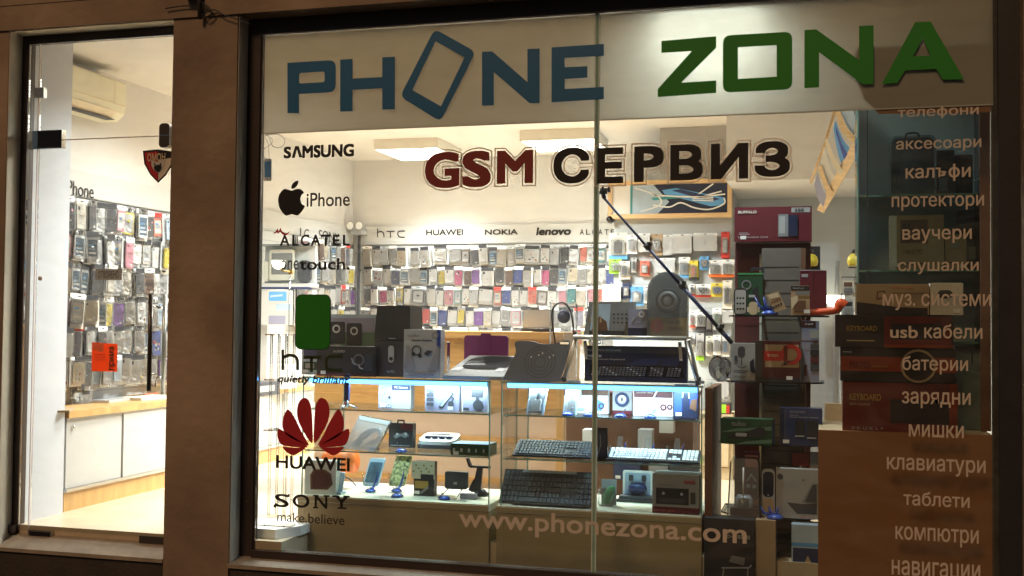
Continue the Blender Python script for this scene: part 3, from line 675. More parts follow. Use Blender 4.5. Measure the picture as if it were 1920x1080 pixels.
# brand names on the header strips
b = MB(); Yh = 5.465
def ht(s, x0, y0, x1, y1, bold=0, shear=0, m='vinyl_black'): tbox(b, s, x0, y0, x1, y1, m, bold, Y=Yh, shear=shear)
g = lambda x, y: (at(x, y, Yh).x, at(x, y, Yh).z)
for pts in ([(708, 428), (708, 445)], smooth([(708, 436), (714, 434), (719, 437), (720, 445)], False), [(725, 434), (740, 434)], [(732, 434), (732, 446)], smooth([(759, 433), (748, 434), (746, 439), (749, 444), (759, 445)], False)): b.stroke([g(*p) for p in pts], .011, Yh, 'vinyl_black')
ht('HUAWEI', 799, 430, 868, 441, .02); ht('NOKIA', 909, 430, 971, 440, .03); ht('lenovo', 1005, 426, 1072, 441, .05, .15)
for i, ch in enumerate('ALCATEL'): ht(ch, 1087+i*11.6, 430, 1095+i*11.6, 440, .01)
def addchild(b, par, name, label=None):
    inv = (Matrix.Translation(par.location) @ Matrix.Rotation(par.rotation_euler.z, 4, 'Z')).inverted()
    b.v = [tuple(inv @ Vector(v)) for v in b.v]; return part(name, b, par, label)
addchild(b, sb_, 'brand_lettering')
b = MB(); Xh = -4.715
fL = lambda y0: None
def wl(s, px0, py0, px1, py1, bold=0):
    a, c = atx(px0, (py0+py1)/2, Xh), atx(px1, (py0+py1)/2, Xh)
    zb_, zt_ = a.z-.045, a.z+.045
    b.text(s, a.y, zb_, c.y, zt_, 0, 'vinyl_black', bold, f=lambda u, v: (Xh, u, v))
a = atx(122, 349, Xh); c = atx(176, 354, Xh); b.text('iPhone', a.y, a.z-.05, c.y, a.z+.045, 0, 'vinyl_black', 0, f=lambda u, v: (Xh, u, v))
for s, xa, xb, yy in (('LG', 563, 580, 437), ('SONY', 598, 636, 440)):
    a, c = atx(xa, yy, Xh), atx(xb, yy, Xh); b.text(s, a.y, a.z-.05, c.y, a.z+.05, 0, 'vinyl_black', 0, f=lambda u, v: (Xh, u, v))
addchild(b, sl_, 'brand_lettering')

# ---------------------------------------------------------------- phone case packages
CASES = [('white', 'white', 44), ('grey', 'grey', 4), ('silver', 'silver', 8), ('black', 'charcoal', 11), ('beige', 'offwhite', 12), ('pale blue', 'paleblue', 7), ('red', 'red', 5), ('coral', 'coral', 4), ('cream', 'cream', 7), ('lilac', 'lilacgrey', 4),
         ('pink', 'pink', 3), ('dark blue', 'navy2', 3), ('brown', 'brown', 4), ('teal', 'teal', 2), ('yellow', 'yellow', 7), ('purple', 'purple', 6), ('magenta', 'hotpink', 3), ('blue', 'blue', 2)]
PROTO = {}
SPEC = {}
def pack_proto(cname, m, var):
    t = bpy.data.objects.new('phone_case_pack', None); t.empty_display_size = .03; COL.objects.link(t); r = random.Random(hash((m, var)) % 9999 if 0 else sum(map(ord, m))*7+var)
    h = .172; wd = .084
    b = MB(); hm = ['white', 'white', 'white', 'black', 'white', 'offwhite', 'offwhite', 'clear_plastic', 'clear_plastic', 'white', 'white', 'clear_plastic', 'clear_plastic', 'black', 'red', 'clear_plastic'][r.randrange(16)]
    b.box(-wd*.46, .001, -.03, wd*.46, .003, 0, hm); b.flat(rrect(-.012, -.014, .012, -.008, .003), -.0002, 'black'); part('header_card', b, t)
    b = MB(); cw, c0, c1 = .032+r.random()*.007, -h+.004+r.random()*.02, -.028-r.random()*.012
    b.prism(rrect(-cw, c0, cw, c1, .009), .004, .014, m, sm=True)
    if var == 4:        # plain case before a full white card
        b.box(-wd*.47, .0145, c0, wd*.47, .016, c1+.01, 'white'); b.flat(rrect(-cw+.008, c1-.03, -cw+.020, c1-.008, .004), .003, 'charcoal'); b.flat(rrect(-.006, c0+.05, .006, c0+.056, .001), .003, 'silver')
    elif var == 0:
        b.flat(circ(-cw+.013, c1-.013, .006, 10), .003, 'black'); b.flat(rrect(.006, c0+.012, .024, c0+.024, .001), .003, 'white')
    elif var == 1:      # printed insert with a phone screen
        b.flat(rrect(-cw+.005, c0+.016, cw-.005, c1-.014, .002), .003, 'screen' if m in ('white', 'silver', 'beige', 'paleblue', 'offwhite') else 'offwhite'); b.flat(circ(0, c0+.008, .004, 10), .003, 'grey')
        for k in range(3): b.flat(rrect(-cw+.010, c0+.03+k*.022, cw-.012-.008*k, c0+.042+k*.022, .001), .0022, ['white', 'paleblue', 'skyblue'][k])
    elif var == 2:      # bumper: light rim, darker centre
        b.flat(rrect(-cw+.006, c0+.008, cw-.006, c1-.008, .006), .003, 'silver' if m != 'silver' else 'grey'); b.flat(circ(0, (c0+c1)/2+.012, .010, 14), .0022, m)
        b.flat(rrect(-cw+.010, c0+.02, cw-.010, c0+.034, .002), .0022, 'white')
    else:               # patterned
        for k in range(7): b.flat(circ((r.random()-.5)*cw*1.4, c0+.015+r.random()*(c1-c0-.03), .004+r.random()*.007, 8), .003-.0001*k, ['black', 'yellow', 'red', 'white', 'grey', 'pink'][r.randrange(6)])
    part('phone_case', b, t)
    b = MB(); b.prism(rrect(-wd/2, -h, wd/2, -.022, .004), -.002, .022, 'clear_plastic')
    for k in range(1, 3):
        dx, dz = (r.random()-.5)*.022, (r.random()-.5)*.02
        b.box(-wd*.52+dx, .022*k+.002, -h-.012+dz, wd*.52+dx, .022*k+.006, -.004+dz, ['offwhite', 'white', 'white', 'silver', 'white'][r.randrange(5)]); b.box(-wd*.54+dx, .022*k+.008, -h-.014+dz, wd*.54+dx, .022*k+.021, -.002+dz, 'clear_plastic')
    part('clear_bag', b, t)
    return t
used = set()
def pick(r):
    k = r.randrange(sum(c[2] for c in CASES))
    for c in CASES:
        k -= c[2]
        if k < 0: return c
def put_pack(cn, m, var, loc, rz, sx, sz):
    key = (m, var)
    if key not in PROTO: PROTO[key] = pack_proto(cn, m, var)
    p = PROTO[key]
    if key in used: p = dup(p, loc, rz)
    else: used.add(key); p.location = loc; p.rotation_euler.z = rz
    p.scale = (sx, 1, sz); p.rotation_euler.y = R_.uniform(-.085, .085); return p
ORD = ['top', 'second', 'third', 'fourth', 'bottom', 'sixth']
NTH = ['first', 'second', 'third', 'fourth', 'fifth', 'sixth', 'seventh', 'eighth', 'ninth', 'tenth', 'eleventh', 'twelfth', 'thirteenth', 'fourteenth', 'fifteenth', 'sixteenth', 'seventeenth', 'eighteenth', 'nineteenth', 'twentieth',
       'twenty first', 'twenty second', 'twenty third', 'twenty fourth', 'twenty fifth', 'twenty sixth', 'twenty seventh', 'twenty eighth', 'twenty ninth', 'thirtieth', 'thirty first', 'thirty second']
SEEN = set()
def uniq(lab, extra):
    if lab in SEEN: lab = lab+', '+extra
    assert lab not in SEEN, lab
    SEEN.add(lab); return lab
def pack_row(r, row, cells, where, group, maker):
    """cells: list of (pos,width); maker(pos,width,case) -> object"""
    cs = []
    for i, cell in enumerate(cells):
        c = pick(r)
        while i and c[0] == cs[-1][0] and c[0] != 'white': c = pick(r)
        cs.append(c)
    for i, (cell, c) in enumerate(zip(cells, cs)):
        o = maker(cell, c)
        l = cs[i-1][0] if i else None; n = cs[i+1][0] if i+1 < len(cs) else None
        nb = f'right end beside {l}' if l else f'left end beside {n}'
        lab = f'{c[0]} phone case, {row} row of {where}, '+(f'between {l} and {n}' if l and n else nb)
        if lab in SEEN or len(lab.split()) > 16: lab = f'{c[0]} phone case, {NTH[i]} from left, {row} row of {where}'
        lab = uniq(lab, '')
        tag(o, lab, 'phone case', group)
r = random.Random(11)
rowz = [1.950, 1.745, 1.540, 1.335, 1.135]
for ri, z in enumerate(rowz):
    x = -4.60+r.random()*.02; cells = []
    while x < -1.85:
        wd = .084*(.92+r.random()*.28)*(1.6 if r.random() < .07 else 1); gap = .006+(.05 if r.random() < .06 else 0); cells.append((x+wd/2, wd)); x += wd+gap
    def mk(cell, c):
        var = r.choice([0, 0, 0, 4, 1, 2, 3, 4]) if c[0] != 'white' else r.choice([0, 0, 4, 1, 4, 3])
        return put_pack(c[0], c[1], var, (cell[0], 5.425-r.random()*.035, z-r.random()*.026), (r.random()-.5)*.3, cell[1]/.084*1.04, 1.0+r.random()*.17)
    pack_row(r, ORD[ri], cells, 'back wall', 'phone case packs on the back wall', mk)
for ri, z in enumerate([1.945, 1.735, 1.525, 1.320, 1.118, .925]):
    for (ya, yb, where) in ((.70, 2.02, 'side wall by door'), (3.55, 5.25, 'side wall by corner')):
        if where.endswith('corner') and ri > 3: continue
        y = (ya if where.endswith('door') else 4.05 if ri < 2 else 4.0)+r.random()*.03; cells = []
        while y < yb:
            wd = .088*(.95+r.random()*.35); cells.append((y+wd/2, wd)); y += wd+.012
        def mk(cell, c):
            return put_pack(c[0], c[1], r.choice([0, 0, 1, 2, 3, 4, 4]), (-4.655+r.random()*.05, cell[0], z-r.random()*.015), math.pi/2-.12+(r.random()-.5)*.4, cell[1]/.088*1.1, 1.06+r.random()*.26)
        pack_row(r, ORD[ri] if ri != 4 else 'fifth', cells, where, 'phone case packs on the left wall', mk)
for k in list(PROTO):
    if k not in used: pass

# ---------------------------------------------------------------- accessory wall at the back right
pl, pr_ = at(1152, 420, 4.2), at(1372, 420, 4.2)
sr_ = slatwall('slat_wall', 'grey slat wall of small accessories under the framed phone picture', pr_.x-pl.x, .45, 2.45, ((pl.x+pr_.x)/2, 4.205, 0), 0, step=.2)
b = MB().box(pl.x+.01, 4.2055, 0, pr_.x-.002, 5.44, 2.448, 'slat_grey'); addchild(b, sr_, 'core_box')
# (rect in px of the 1130,420 x5.4 view) : kind, card colour, item colour, label
AC = [((62, 90, 250, 358), 'card', 'offwhite', 'black', 'large white pack with black headset and blue corner, top left of the accessory wall', 'skyblue'),
 ((248, 110, 350, 300), 'card', 'white', 'grey', 'white striped label pack right of the large white headset pack', None), ((362, 95, 480, 285), 'bag', 'white', 'black', 'clear bag with coiled black cable behind the upper clamp of the selfie stick', None),
 ((484, 100, 604, 318), 'card', 'tan', 'white', 'tan card with a white cable loop in the top accessory row', None), ((612, 110, 705, 318), 'bag', 'silver', 'black', 'clear bag of coiled black cable with a white band, top accessory row', None),
 ((708, 100, 905, 300), 'bag', 'silver', 'charcoal', 'wide crumpled clear bag of grey cables in the top accessory row', None), ((920, 90, 1158, 275), 'bag', 'white', 'black', 'wide clear bag with two black chargers in the top accessory row', None),
 ((1200, 80, 1282, 345), 'card', 'red', 'white', 'red and black card with a white tube, right end of the top accessory row', None),
 ((65, 355, 190, 500), 'card', 'lime', 'grey', 'lime green card tilted below the large headset pack', None), ((165, 375, 275, 560), 'card', 'offwhite', 'black', 'white card with a black window beside the lime green card', None), ((292, 340, 342, 490), 'card', 'silver', 'black', 'narrow clear pack with a small black adapter', None),
 ((378, 375, 472, 525), 'card', 'coral', 'white', 'red card with a white plug in the second accessory row', None), ((530, 345, 735, 490), 'bag', 'paleblue', 'skyblue', 'wide clear bag with blue print just above the large headphone blister', None),
 ((770, 335, 885, 545), 'card', 'white', 'paleblue', 'white card with blue heading right of the wide blue printed bag', 'skyblue'), ((875, 370, 965, 570), 'card', 'yellow', 'orange', 'yellow and orange card with a black bar in the second accessory row', 'black'), ((982, 330, 1075, 460), 'card', 'skyblue', 'white', 'small blue card with a white plug right of the yellow card', None),
 ((1075, 365, 1200, 535), 'card', 'white', 'silver', 'left of two white boxes with orange bases and coiled earphones', 'orange'), ((1202, 360, 1332, 537), 'card', 'white', 'silver', 'right of two white boxes with orange bases and coiled earphones', 'orange'),
 ((0, 610, 190, 785), 'bag', 'white', 'paleblue', 'wide pale blue bag at the left end of the third accessory row', None), ((200, 605, 276, 755), 'card', 'navy2', 'white', 'dark blue card with two white plugs in the third accessory row', None), ((280, 635, 412, 825), 'card', 'skyblue', 'white', 'bright blue card with four white plugs left of the large blister', None),
 ((416, 630, 470, 800), 'card', 'white', 'silver', 'white card partly hidden by the left edge of the large blister', None), ((880, 610, 932, 725), 'card', 'white', 'black', 'white card partly hidden by the right edge of the large blister', 'red'), ((938, 610, 1095, 740), 'card', 'white', 'black', 'white card with black earphones and a red corner in the third accessory row', 'red'),
 ((1098, 600, 1218, 735), 'card', 'yellow', 'blue', 'yellow and white card with a blue shoe shaped item', None), ((1215, 570, 1310, 860), 'card', 'offwhite', 'black', 'tall white card with a hanging black car charger', None),
 ((880, 880, 940, 1050), 'card', 'white', 'coral', 'narrow white card with a coral foot in the fourth accessory row', 'coral'), ((942, 870, 1040, 1070), 'card', 'white', 'navy', 'white card with a black head and blue marks in the fourth accessory row', 'black'), ((1042, 920, 1110, 1100), 'card', 'black', 'tan', 'small black and tan card in the fourth accessory row', None),
 ((1112, 850, 1205, 1070), 'card', 'white', 'green', 'white card with a green stripe across its top', None), ((1212, 870, 1320, 1005), 'bag', 'white', 'silver', 'clear bag of white cable at the right end of the fourth accessory row', None)]
AC2 = [((110, 235, 165, 345), 'card', 'white', 'charcoal', 'white card left end of the lowest accessory row', None), ((172, 220, 245, 470), 'card', 'silver', 'white', 'clear pack with a lime green base in the lowest accessory row', 'lime'), ((262, 245, 325, 430), 'card', 'offwhite', 'yellow', 'white card with a yellow panel in the lowest accessory row', None),
 ((328, 235, 400, 420), 'card', 'white', 'silver', 'white card with silver coil in the lowest accessory row', None), ((404, 240, 478, 435), 'card', 'white', 'skyblue', 'white card with blue figures, right end of the lowest accessory row', None)]
for lst, sc, ox, oy in ((AC, 5.4, 1130, 420), (AC2, 4.91, 1270, 580)):
    for q, kind, cm, im, lab, foot in lst:
        px = [ox+q[0]/sc, oy+q[1]/sc, ox+q[2]/sc, oy+q[3]/sc]; Y = 4.14-R_.random()*.03; p, wd, h = dims(*px, Y)
        t = thing('accessory_pack', lab, 'accessory pack', p, (R_.random()-.5)*.1, 'accessory packs on the grey slat wall'); dp = 4.183-Y
        b = MB()
        if kind == 'card':
            b.box(-wd/2, 0, 0, wd/2, dp, h, cm); b.flat(rrect(-.012, h-.014, .012, h-.007, .003), -.0012, 'black')
            if foot: b.box(-wd/2-.0004, -.0006, -.0004, wd/2+.0004, dp, h*.16, foot)
            for k in range(3): b.flat([(-wd*.4, h*(.78-.05*k)), (wd*(.3-.15*k), h*(.78-.05*k)), (wd*(.3-.15*k), h*(.80-.05*k)), (-wd*.4, h*(.80-.05*k))], -.0012, 'grey' if cm != 'black' else 'white')
            part('card', b, t)
            b = MB(); c0, c1 = h*.22, h*.68
            if R_.random() < .5: b.tube([(-wd*.25+wd*.5*k/24+wd*.06*math.cos(k*.9), -.012, c0+(c1-c0)*(.5+.42*math.sin(k*.62))) for k in range(25)], wd*.05, im, 6)
            else: b.prism(rrect(-wd*.22, c0, wd*.2, c1, wd*.09), -.014, -.0015, im, sm=True); b.prism(rrect(-wd*.08, c1, wd*.07, c1+h*.07, wd*.02), -.010, -.0015, 'chrome')
            part('item', b, t)
            b = MB().prism(rrect(-wd*.4, h*.17, wd*.4, h*.73, wd*.12), -.022, -.0014, 'blister', sm=True); part('blister', b, t)
        else:
            b = MB(); hd = 'white'; b.box(-wd/2, 0, h*.82, wd/2, .003, h, hd); b.flat(rrect(-.012, h-.014, .012, h-.007, .003), -.0012, 'black'); part('header_card', b, t)
            b = MB()
            for k in range(2 if wd > .13 else 1):
                cx = 0 if wd <= .13 else (-.22+.44*k)*wd; rr = min(wd*.2, h*.26)
                for a in range(3): b.tube([(cx+rr*(1-.2*a)*math.cos(u*.42), -.008*a, h*.42+rr*1.2*(1-.15*a)*math.sin(u*.42)) for u in range(16)], .006, im, 6)
                b.prism(rrect(cx-rr*.5, h*.2, cx+rr*.4, h*.5, .008), -.02, .006, im, sm=True)
            part('item', b, t)
            b = MB().prism(rrect(-wd/2, 0, wd/2, h*.9, .01), -.024, dp, 'zip_plastic'); part('clear_bag', b, t)
# lightbox picture above
t = None
def lightbox(name, label, c, Y, depth):
    P = [at(*q, Y) for q in c]; x0, x1 = P[0].x, P[1].x; z1, z0 = P[0].z, P[2].z
    t = thing(name, label, 'picture', ((x0+x1)/2, Y, z0)); wx = (x1-x0)/2; h = z1-z0; fr = .035; b = MB()
    b.box(-wx, 0, 0, wx, depth, fr, 'pine'); b.box(-wx, 0, h-fr, wx, depth, h, 'pine'); b.box(-wx, .0004, fr, -wx+fr, depth, h-fr, 'pine'); b.box(wx-fr, .0004, fr, wx, depth, h-fr, 'pine'); part('frame', b, t)
    return t, wx, h, fr
t, wx, h, fr = lightbox('framed_picture', 'wood framed picture of blue mobile phones over the accessory wall', [(1140, 340), (1372, 336), (1372, 406)], 4.08, .118)
b = MB(); b.box(-wx+fr, .02, fr, wx-fr, .1, h-fr, 'white'); X = lambda u: -wx+fr+u*(2*wx-2*fr); Z = lambda v: fr+v*(h-2*fr)
def pp(pts, m, k): b.flat([(X(u), Z(v)) for u, v in pts], .02-.0015*k, m)
pp([(.40, 0), (1, 0), (1, 1), (.34, 1)], 'navy', 1); pp([(.16, 0), (.40, 0), (.5, .4), (.36, 1), (.16, 1)], 'paleblue', 2); pp([(.16, 0), (.18, 0), (.18, 1), (.16, 1)], 'teal', 3)
pp([(.44, .8), (.56, .86), (.98, .5), (.96, .26), (.86, .22), (.46, .66)], 'skyblue', 4); pp([(.52, .78), (.6, .82), (.94, .46), (.86, .38)], 'navy2', 5); pp([(.35, .55), (.6, .6), (.62, .52), (.36, .46)], 'teal', 4)
for pts in ([(.36, .64), (.7, .55), (.98, .62)], [(.36, .3), (.5, .22), (.6, .36), (.72, .18), (.85, .12), (.97, .3), (.97, .5)], [(.2, .9), (.4, .6), (.42, .3), (.25, .08)], [(.74, .6), (.88, .98)], [(.72, .5), (.95, .72)]): b.stroke([(X(u), Z(v)) for u, v in smooth(pts, False)], .012, .0125, 'white')
for k in range(3): b.stroke([(X(.7), Z(.56-.06*k)), (X(.88), Z(.52-.06*k))], .008, .0118, 'white')
part('picture_panel', b, t)
b = MB(); a = at(1140, 412, 4.12); b.lathe([(.0, -.02), (.028, -.02), (.032, .05), (.02, .06), (0, .06)], 'black_gloss', (a.x+.02, 4.10, a.z), 14, 'y'); b.box(a.x-.01, 4.15, a.z-.01, a.x+.05, 4.2, a.z+.06, 'charcoal')
tag(b.build('camera_dome'), 'small black camera at the lower left corner of the framed phone picture', 'camera')
# twin emergency spots in the back corner
t = thing('twin_spot', 'small twin headed spot lamp in the back left corner', 'lamp', (at(666, 430, 5.3).x, 5.3, at(666, 430, 5.3).z)); b = MB().box(-.05, 0, -.05, .06, .2, 0, 'grey'); part('bracket', b, t)
for k in (-.045, .055): b = MB().lathe([(.012, .04), (.045, .0), (.045, -.02)], 'grey', (k, -.01, .035), 14, 'y'); b.lathe([(0, -.021), (.04, -.0215)], 'white', (k, -.01, .035), 14, 'y'); part('lamp_head', b, t)
b = MB().box(at(664, 455, 5.3).x-.012, 5.42, 1.2, at(664, 455, 5.3).x+.012, 5.44, 2.06, 'charcoal'); b.tube([(at(664, 455, 5.3).x, 5.44, 1.7), (at(664, 455, 5.3).x, 5.499, 1.7)], .008, 'charcoal'); tag(b.build('corner_rail'), 'thin dark rail in the back left corner under the twin spot', 'rail')

# ---------------------------------------------------------------- clutter on the bench top
GB = 'things lying on the oak bench top'
def onbench(name, label, cat, px, py, w_, d_, h_, m, extra=None, rz=0.0, lean=0):
    q = atz(px, py, .601); b = MB(); hs = h_
    b.hexa([(0, -w_/2, 0), (0, w_/2, 0), (-d_, w_/2, 0), (-d_, -w_/2, 0)], [(-lean, -w_/2, hs), (-lean, w_/2, hs), (-d_-lean, w_/2, hs), (-d_-lean, -w_/2, hs)], m)
    if extra: b.hexa([(.0012, -w_*.3, h_*.3), (.0012, w_*.3, h_*.3), (.0004, w_*.3, h_*.3), (.0004, -w_*.3, h_*.3)], [(.0012-lean*.9, -w_*.3, h_*.75), (.0012-lean*.9, w_*.3, h_*.75), (.0004-lean*.9, w_*.3, h_*.75), (.0004-lean*.9, -w_*.3, h_*.75)], extra)
    return tag(b.build(name, None, q, rz), label, cat, GB)
onbench('clear_box', 'clear upright box with a dark gadget on the oak bench by the door', 'box', 161, 757, .13, .07, .20, 'blister', 'charcoal')
onbench('green_pack', 'green and grey pack at the left end of the oak bench', 'pack', 134, 752, .10, .05, .17, 'grey', 'lime')
onbench('card_folder', 'beige card folder leaning at the left end of the oak bench', 'folder', 137, 770, .28, .10, .012, 'tan', None, .5)
onbench('grey_tray', 'flat pale tray of papers in the middle of the oak bench', 'tray', 235, 752, .42, .16, .018, 'silver', None, .1)
onbench('pink_pack', 'pink pack propped on the oak bench right of the door sticker', 'pack', 262, 742, .08, .02, .10, 'pink', 'hotpink', .3, .05)
onbench('paper_stack', 'loose white papers at the right of the oak bench near the pillar', 'papers', 296, 749, .34, .18, .02, 'offwhite', None, -.1)
onbench('orange_strip', 'thin coral strip lying across the papers on the oak bench', 'strip', 284, 745, .2, .02, .028, 'coral', None, .15)
onbench('lime_box', 'lime green box on the oak bench at the far left of the window', 'box', 489, 715, .1, .1, .26, 'lime', 'white')
onbench('black_printer', 'dark low machine on the oak bench behind the window left edge', 'machine', 500, 742, .4, .25, .10, 'charcoal', 'grey')
onbench('white_bag', 'white bag standing on the oak bench behind the acrylic stand', 'bag', 545, 728, .22, .14, .20, 'white', 'silver')
# ---------------------------------------------------------------- wooden counter behind the showcases
Yd = 1.8; xa, xb = at(590, 750, Yd).x, at(1058, 750, Yd).x
t = thing('wooden_counter', 'long oak service counter with pinkish panels behind the showcases', 'counter', ((xa+xb)/2, Yd, 0)); wx = (xb-xa)/2; zt = 1.10
b = MB().box(-wx, -.03, zt-.045, wx, .5, zt, 'oak'); part('countertop', b, t)
b = MB().box(-wx, -.002, .62, wx, .02, zt-.046, 'oak'); part('front_board', b, t)
b = MB().box(-wx, .006, .0, wx, .02, .619, 'desk_panel'); part('front_panel', b, t)
b = MB()
for z0, z1 in ((.60, .665), (.36, .402), (.09, .132)): b.box(-wx+.001, -.012, z0, wx-.03, .0055, z1, 'oak')
part('rail', b, t)
b = MB(); b.box(wx-.05, -.014, 0, wx, .48, zt-.0465, 'oak_v'); b.box(-wx, .021, 0, -wx+.03, .48, zt-.0465, 'oak_v'); part('end_panel', b, t)
# ---------------------------------------------------------------- glass showcases behind the window
YF, YB = .31, .86; ZT, ZD = .85, .20; ZA, ZB = .675, .448
def showcase(pxl, pxr, label, wood_end):
    x0, x1 = at(pxl, 850, YF).x, at(pxr, 850, YF).x
    t = thing('glass_showcase', label, 'showcase', ((x0+x1)/2, YF, 0)); wx = (x1-x0)/2; d = YB-YF
    b = MB().box(-wx-.02, .0, -.149, wx, d, ZD-.036, 'base_board'); b.box(-wx-.0195, -.002, -.148, -wx+.02, .0, ZD-.04, 'base_board'); part('base', b, t)
    b = MB().box(-wx-.02, -.006, ZD-.035, wx, d, ZD, 'base_deck'); b.box(-wx-.02, -.0075, ZD-.032, wx, -.0062, ZD-.008, 'base_board'); part('deck', b, t)
    b = MB().box(-wx, 0, ZD+.001, wx, .006, ZT-.009, 'case_glass'); b.box(-wx-.0005, -.001, ZD+.001, -wx+.005, .0065, ZT-.009, 'glass_edge'); b.box(wx-.005, -.001, ZD+.001, wx+.0005, .0065, ZT-.009, 'glass_edge'); part('front_glass', b, t)
    for sx in (-1, 1):
        b = MB().box(min(sx*wx, sx*(wx-.006)), .0075, ZD+.001, max(sx*wx, sx*(wx-.006)), d, ZT-.009, 'case_glass'); b.box(min(sx*wx, sx*(wx-.006)), d, ZD+.001, max(sx*wx, sx*(wx-.006)), d+.004, ZT-.009, 'glass_edge'); part('side_glass', b, t)
    b = MB().box(-wx-.006, -.006, ZT-.008, wx+.006, d+.01, ZT, 'case_glass'); b.box(-wx-.006, -.0085, ZT-.0085, wx+.006, -.0062, ZT+.0005, 'glass_edge'); part('top_glass', b, t)
    for z, dd in ((ZA, .012), (ZB, .012)):
        b = MB().box(-wx+.012, .012, z-.006, wx-.012, d-.05, z, 'shelf_glass'); b.box(-wx+.012, .0095, z-.0065, wx-.012, .0118, z+.0005, 'glass_edge'); s_ = part('shelf', b, t)
        for sx in (-1, 1):
            for yy in (.05, d-.1): b = MB().lathe([(0, -.016), (.007, -.016), (.007, -.007), (0, -.007)], 'chrome', (sx*(wx-.018), yy, z), 8); part('shelf_pin', b, s_)
    b = MB().box(-wx+.02, .030, ZT-.032, wx-.02, .055, ZT-.012, 'alu')
    n = int(wx*2/.012)
    for k in range(n):
        xx = -wx+.025+k*(2*wx-.05)/n; b.box(xx, .026, ZT-.030, xx+.008, .0299, ZT-.014, 'led_glow'); b.box(xx, .032, ZT-.034, xx+.008, .053, ZT-.0321, 'led_glow'); b.box(xx, .030, ZT-.0119, xx+.008, .040, ZT-.0105, 'led_glow')
    part('led_strip', b, t)
    l = bpy.data.lights.new('led_strip_glow', 'AREA'); l.shape = 'RECTANGLE'; l.size = 2*wx-.1; l.size_y = .03; l.energy = 3.4 if not wood_end else 4.2; l.color = (.66, .86, 1)
    lo = bpy.data.objects.new('led_strip_glow', l); COL.objects.link(lo); lo.parent = t; lo.location = (0, .05, ZT-.037); lo.rotation_euler = (math.radians(14), 0, 0)
    if wood_end: b = MB().box(wx+.012, .02, 0, wx+.05, d, ZT-.012, 'brown'); part('end_panel', b, t)
    return t
showcase(566, 918, 'left glass showcase of phones and boxes on a wooden base', False)
showcase(939, 1316, 'right glass showcase of keyboards behind the glass joint', True)
GT, GS = 'goods on top of the glass showcases', 'goods inside the glass showcases'
T = dict(z=ZT+.001, lo=.36, hi=.8)
# --- on top
carton('speaker_box', 'sea green carton with two black speakers printed on it, above the dark headphone box', 'box', (612, 590, 705, 651), 'seagreen', .1, Y=.60, group=GT, deco=[('r', .0, .55, 1, 1, 'paleblue'), ('r', .02, .46, .98, .9, 'lilacgrey'), ('rr', .08, .12, .38, .78, 'black', .06), ('rr', .42, .06, .72, .74, 'black', .06), ('o', .21, .56, .13, .08, 'silver'), ('o', .57, .5, .13, .08, 'silver'), ('t', 'stereo', .05, .02, .3, .09, 'offwhite')])
carton('headphone_box', 'wide black carton with headphones print under the sea green speaker box', 'box', (594, 650, 704, 708), 'black', .22, z=ZT+.001, lo=.42, hi=.42, group=GT, deco=[('r', 0, 0, 1, .1, 'maroon'), ('t', 'AUDIO', .28, .8, .48, .88, 'silver'), ('o', .72, .56, .2, .15, 'midgrey'), ('s', [(.6, .62), (.63, .45), (.68, .4)], .04, 'silver'), ('s', [(.72, .42), (.74, .3), (.8, .26)], .04, 'silver'), ('r', .82, .2, .96, .75, 'charcoal')])
carton('router_box', 'blue grey carton left of the dark headphone box', 'box', (566, 642, 600, 708), 'paleblue', .1, z=ZT+.001, lo=.5, hi=.5, group=GT, deco=[('r', .1, .55, .9, .8, 'navy2'), ('r', .1, .15, .9, .4, 'dkgreen'), ('r', .2, .2, .7, .35, 'grey')])
p, wd, h = place(702, 573, 770, 707, z=ZT+.001, lo=.46, hi=.46)
t = thing('subwoofer', 'tall black loudspeaker with a silver oval port on the left showcase', 'speaker', p, 0, GT)
b = MB(); b.prism(rrect(-wd/2, 0, wd/2, h*.515, .006), 0, .2, 'charcoal', sm=True); part('cabinet', b, t)
b = MB(); b.hexa([(-wd/2+.001, -.008, h*.52), (wd/2-.001, -.008, h*.52), (wd/2-.001, .2, h*.52), (-wd/2+.001, .2, h*.52)], [(-wd/2+.012, .004, h), (wd/2-.008, .004, h), (wd/2-.008, .2, h), (-wd/2+.012, .2, h)], 'black'); b.box(-.02, -.0085, h*.535, .02, -.0078, h*.545, 'silver'); part('grille', b, t)
b = MB().prism(rrect(-.022, h*.2, .012, h*.44, .016), -.006, -.0005, 'silver', sm=True); b.flat(circ(-.005, h*.255, .011), -.0065, 'black'); part('control_plate', b, t)
b = MB().text('audio', -.03, h*.06, .015, h*.1, -.0012, 'silver', .02); part('maker_plate', b, t)
carton('headset_box', 'grey carton with headset print and a blue upper corner right of the black loudspeaker', 'box', (757, 618, 826, 706), 'silver', .07, z=ZT+.001, lo=.40, hi=.40, group=GT, deco=[('r', .9, .62, 1, 1, 'blue'), ('t', 'Stereo Headset', .22, .76, .78, .80, 'black', .03), ('t', 'audio', .1, .85, .42, .91, 'midgrey'), ('o', .85, .88, .09, .06, 'grey'), ('p', [(.02, .2), (.08, .68), (.16, .66), (.34, .2), (.28, .14), (.06, .14)], 'grey'), ('p', [(.68, .16), (.9, .66), (.98, .66), (.96, .2), (.72, .12)], 'grey'), ('o', .36, .57, .13, .1, 'black'), ('c', .28, .5, .05, 'black'), ('c', .46, .46, .05, 'black'), ('p', [(.56, .5), (.66, .58), (.8, .56), (.68, .46)], 'charcoal'), ('t', 'HEADPHONE', .15, .05, .85, .1, 'lilacgrey', .05)])
b = MB(); p, wd, h = place(822, 640, 838, 705, z=ZT+.001, lo=.42, hi=.42); b.prism(rrect(-wd/2, 0, wd/2, h, .01), 0, .05, 'blister', sm=True); tag(b.build('clear_blister', None, p), 'empty clear blister beside the grey headset box', 'blister', GT)
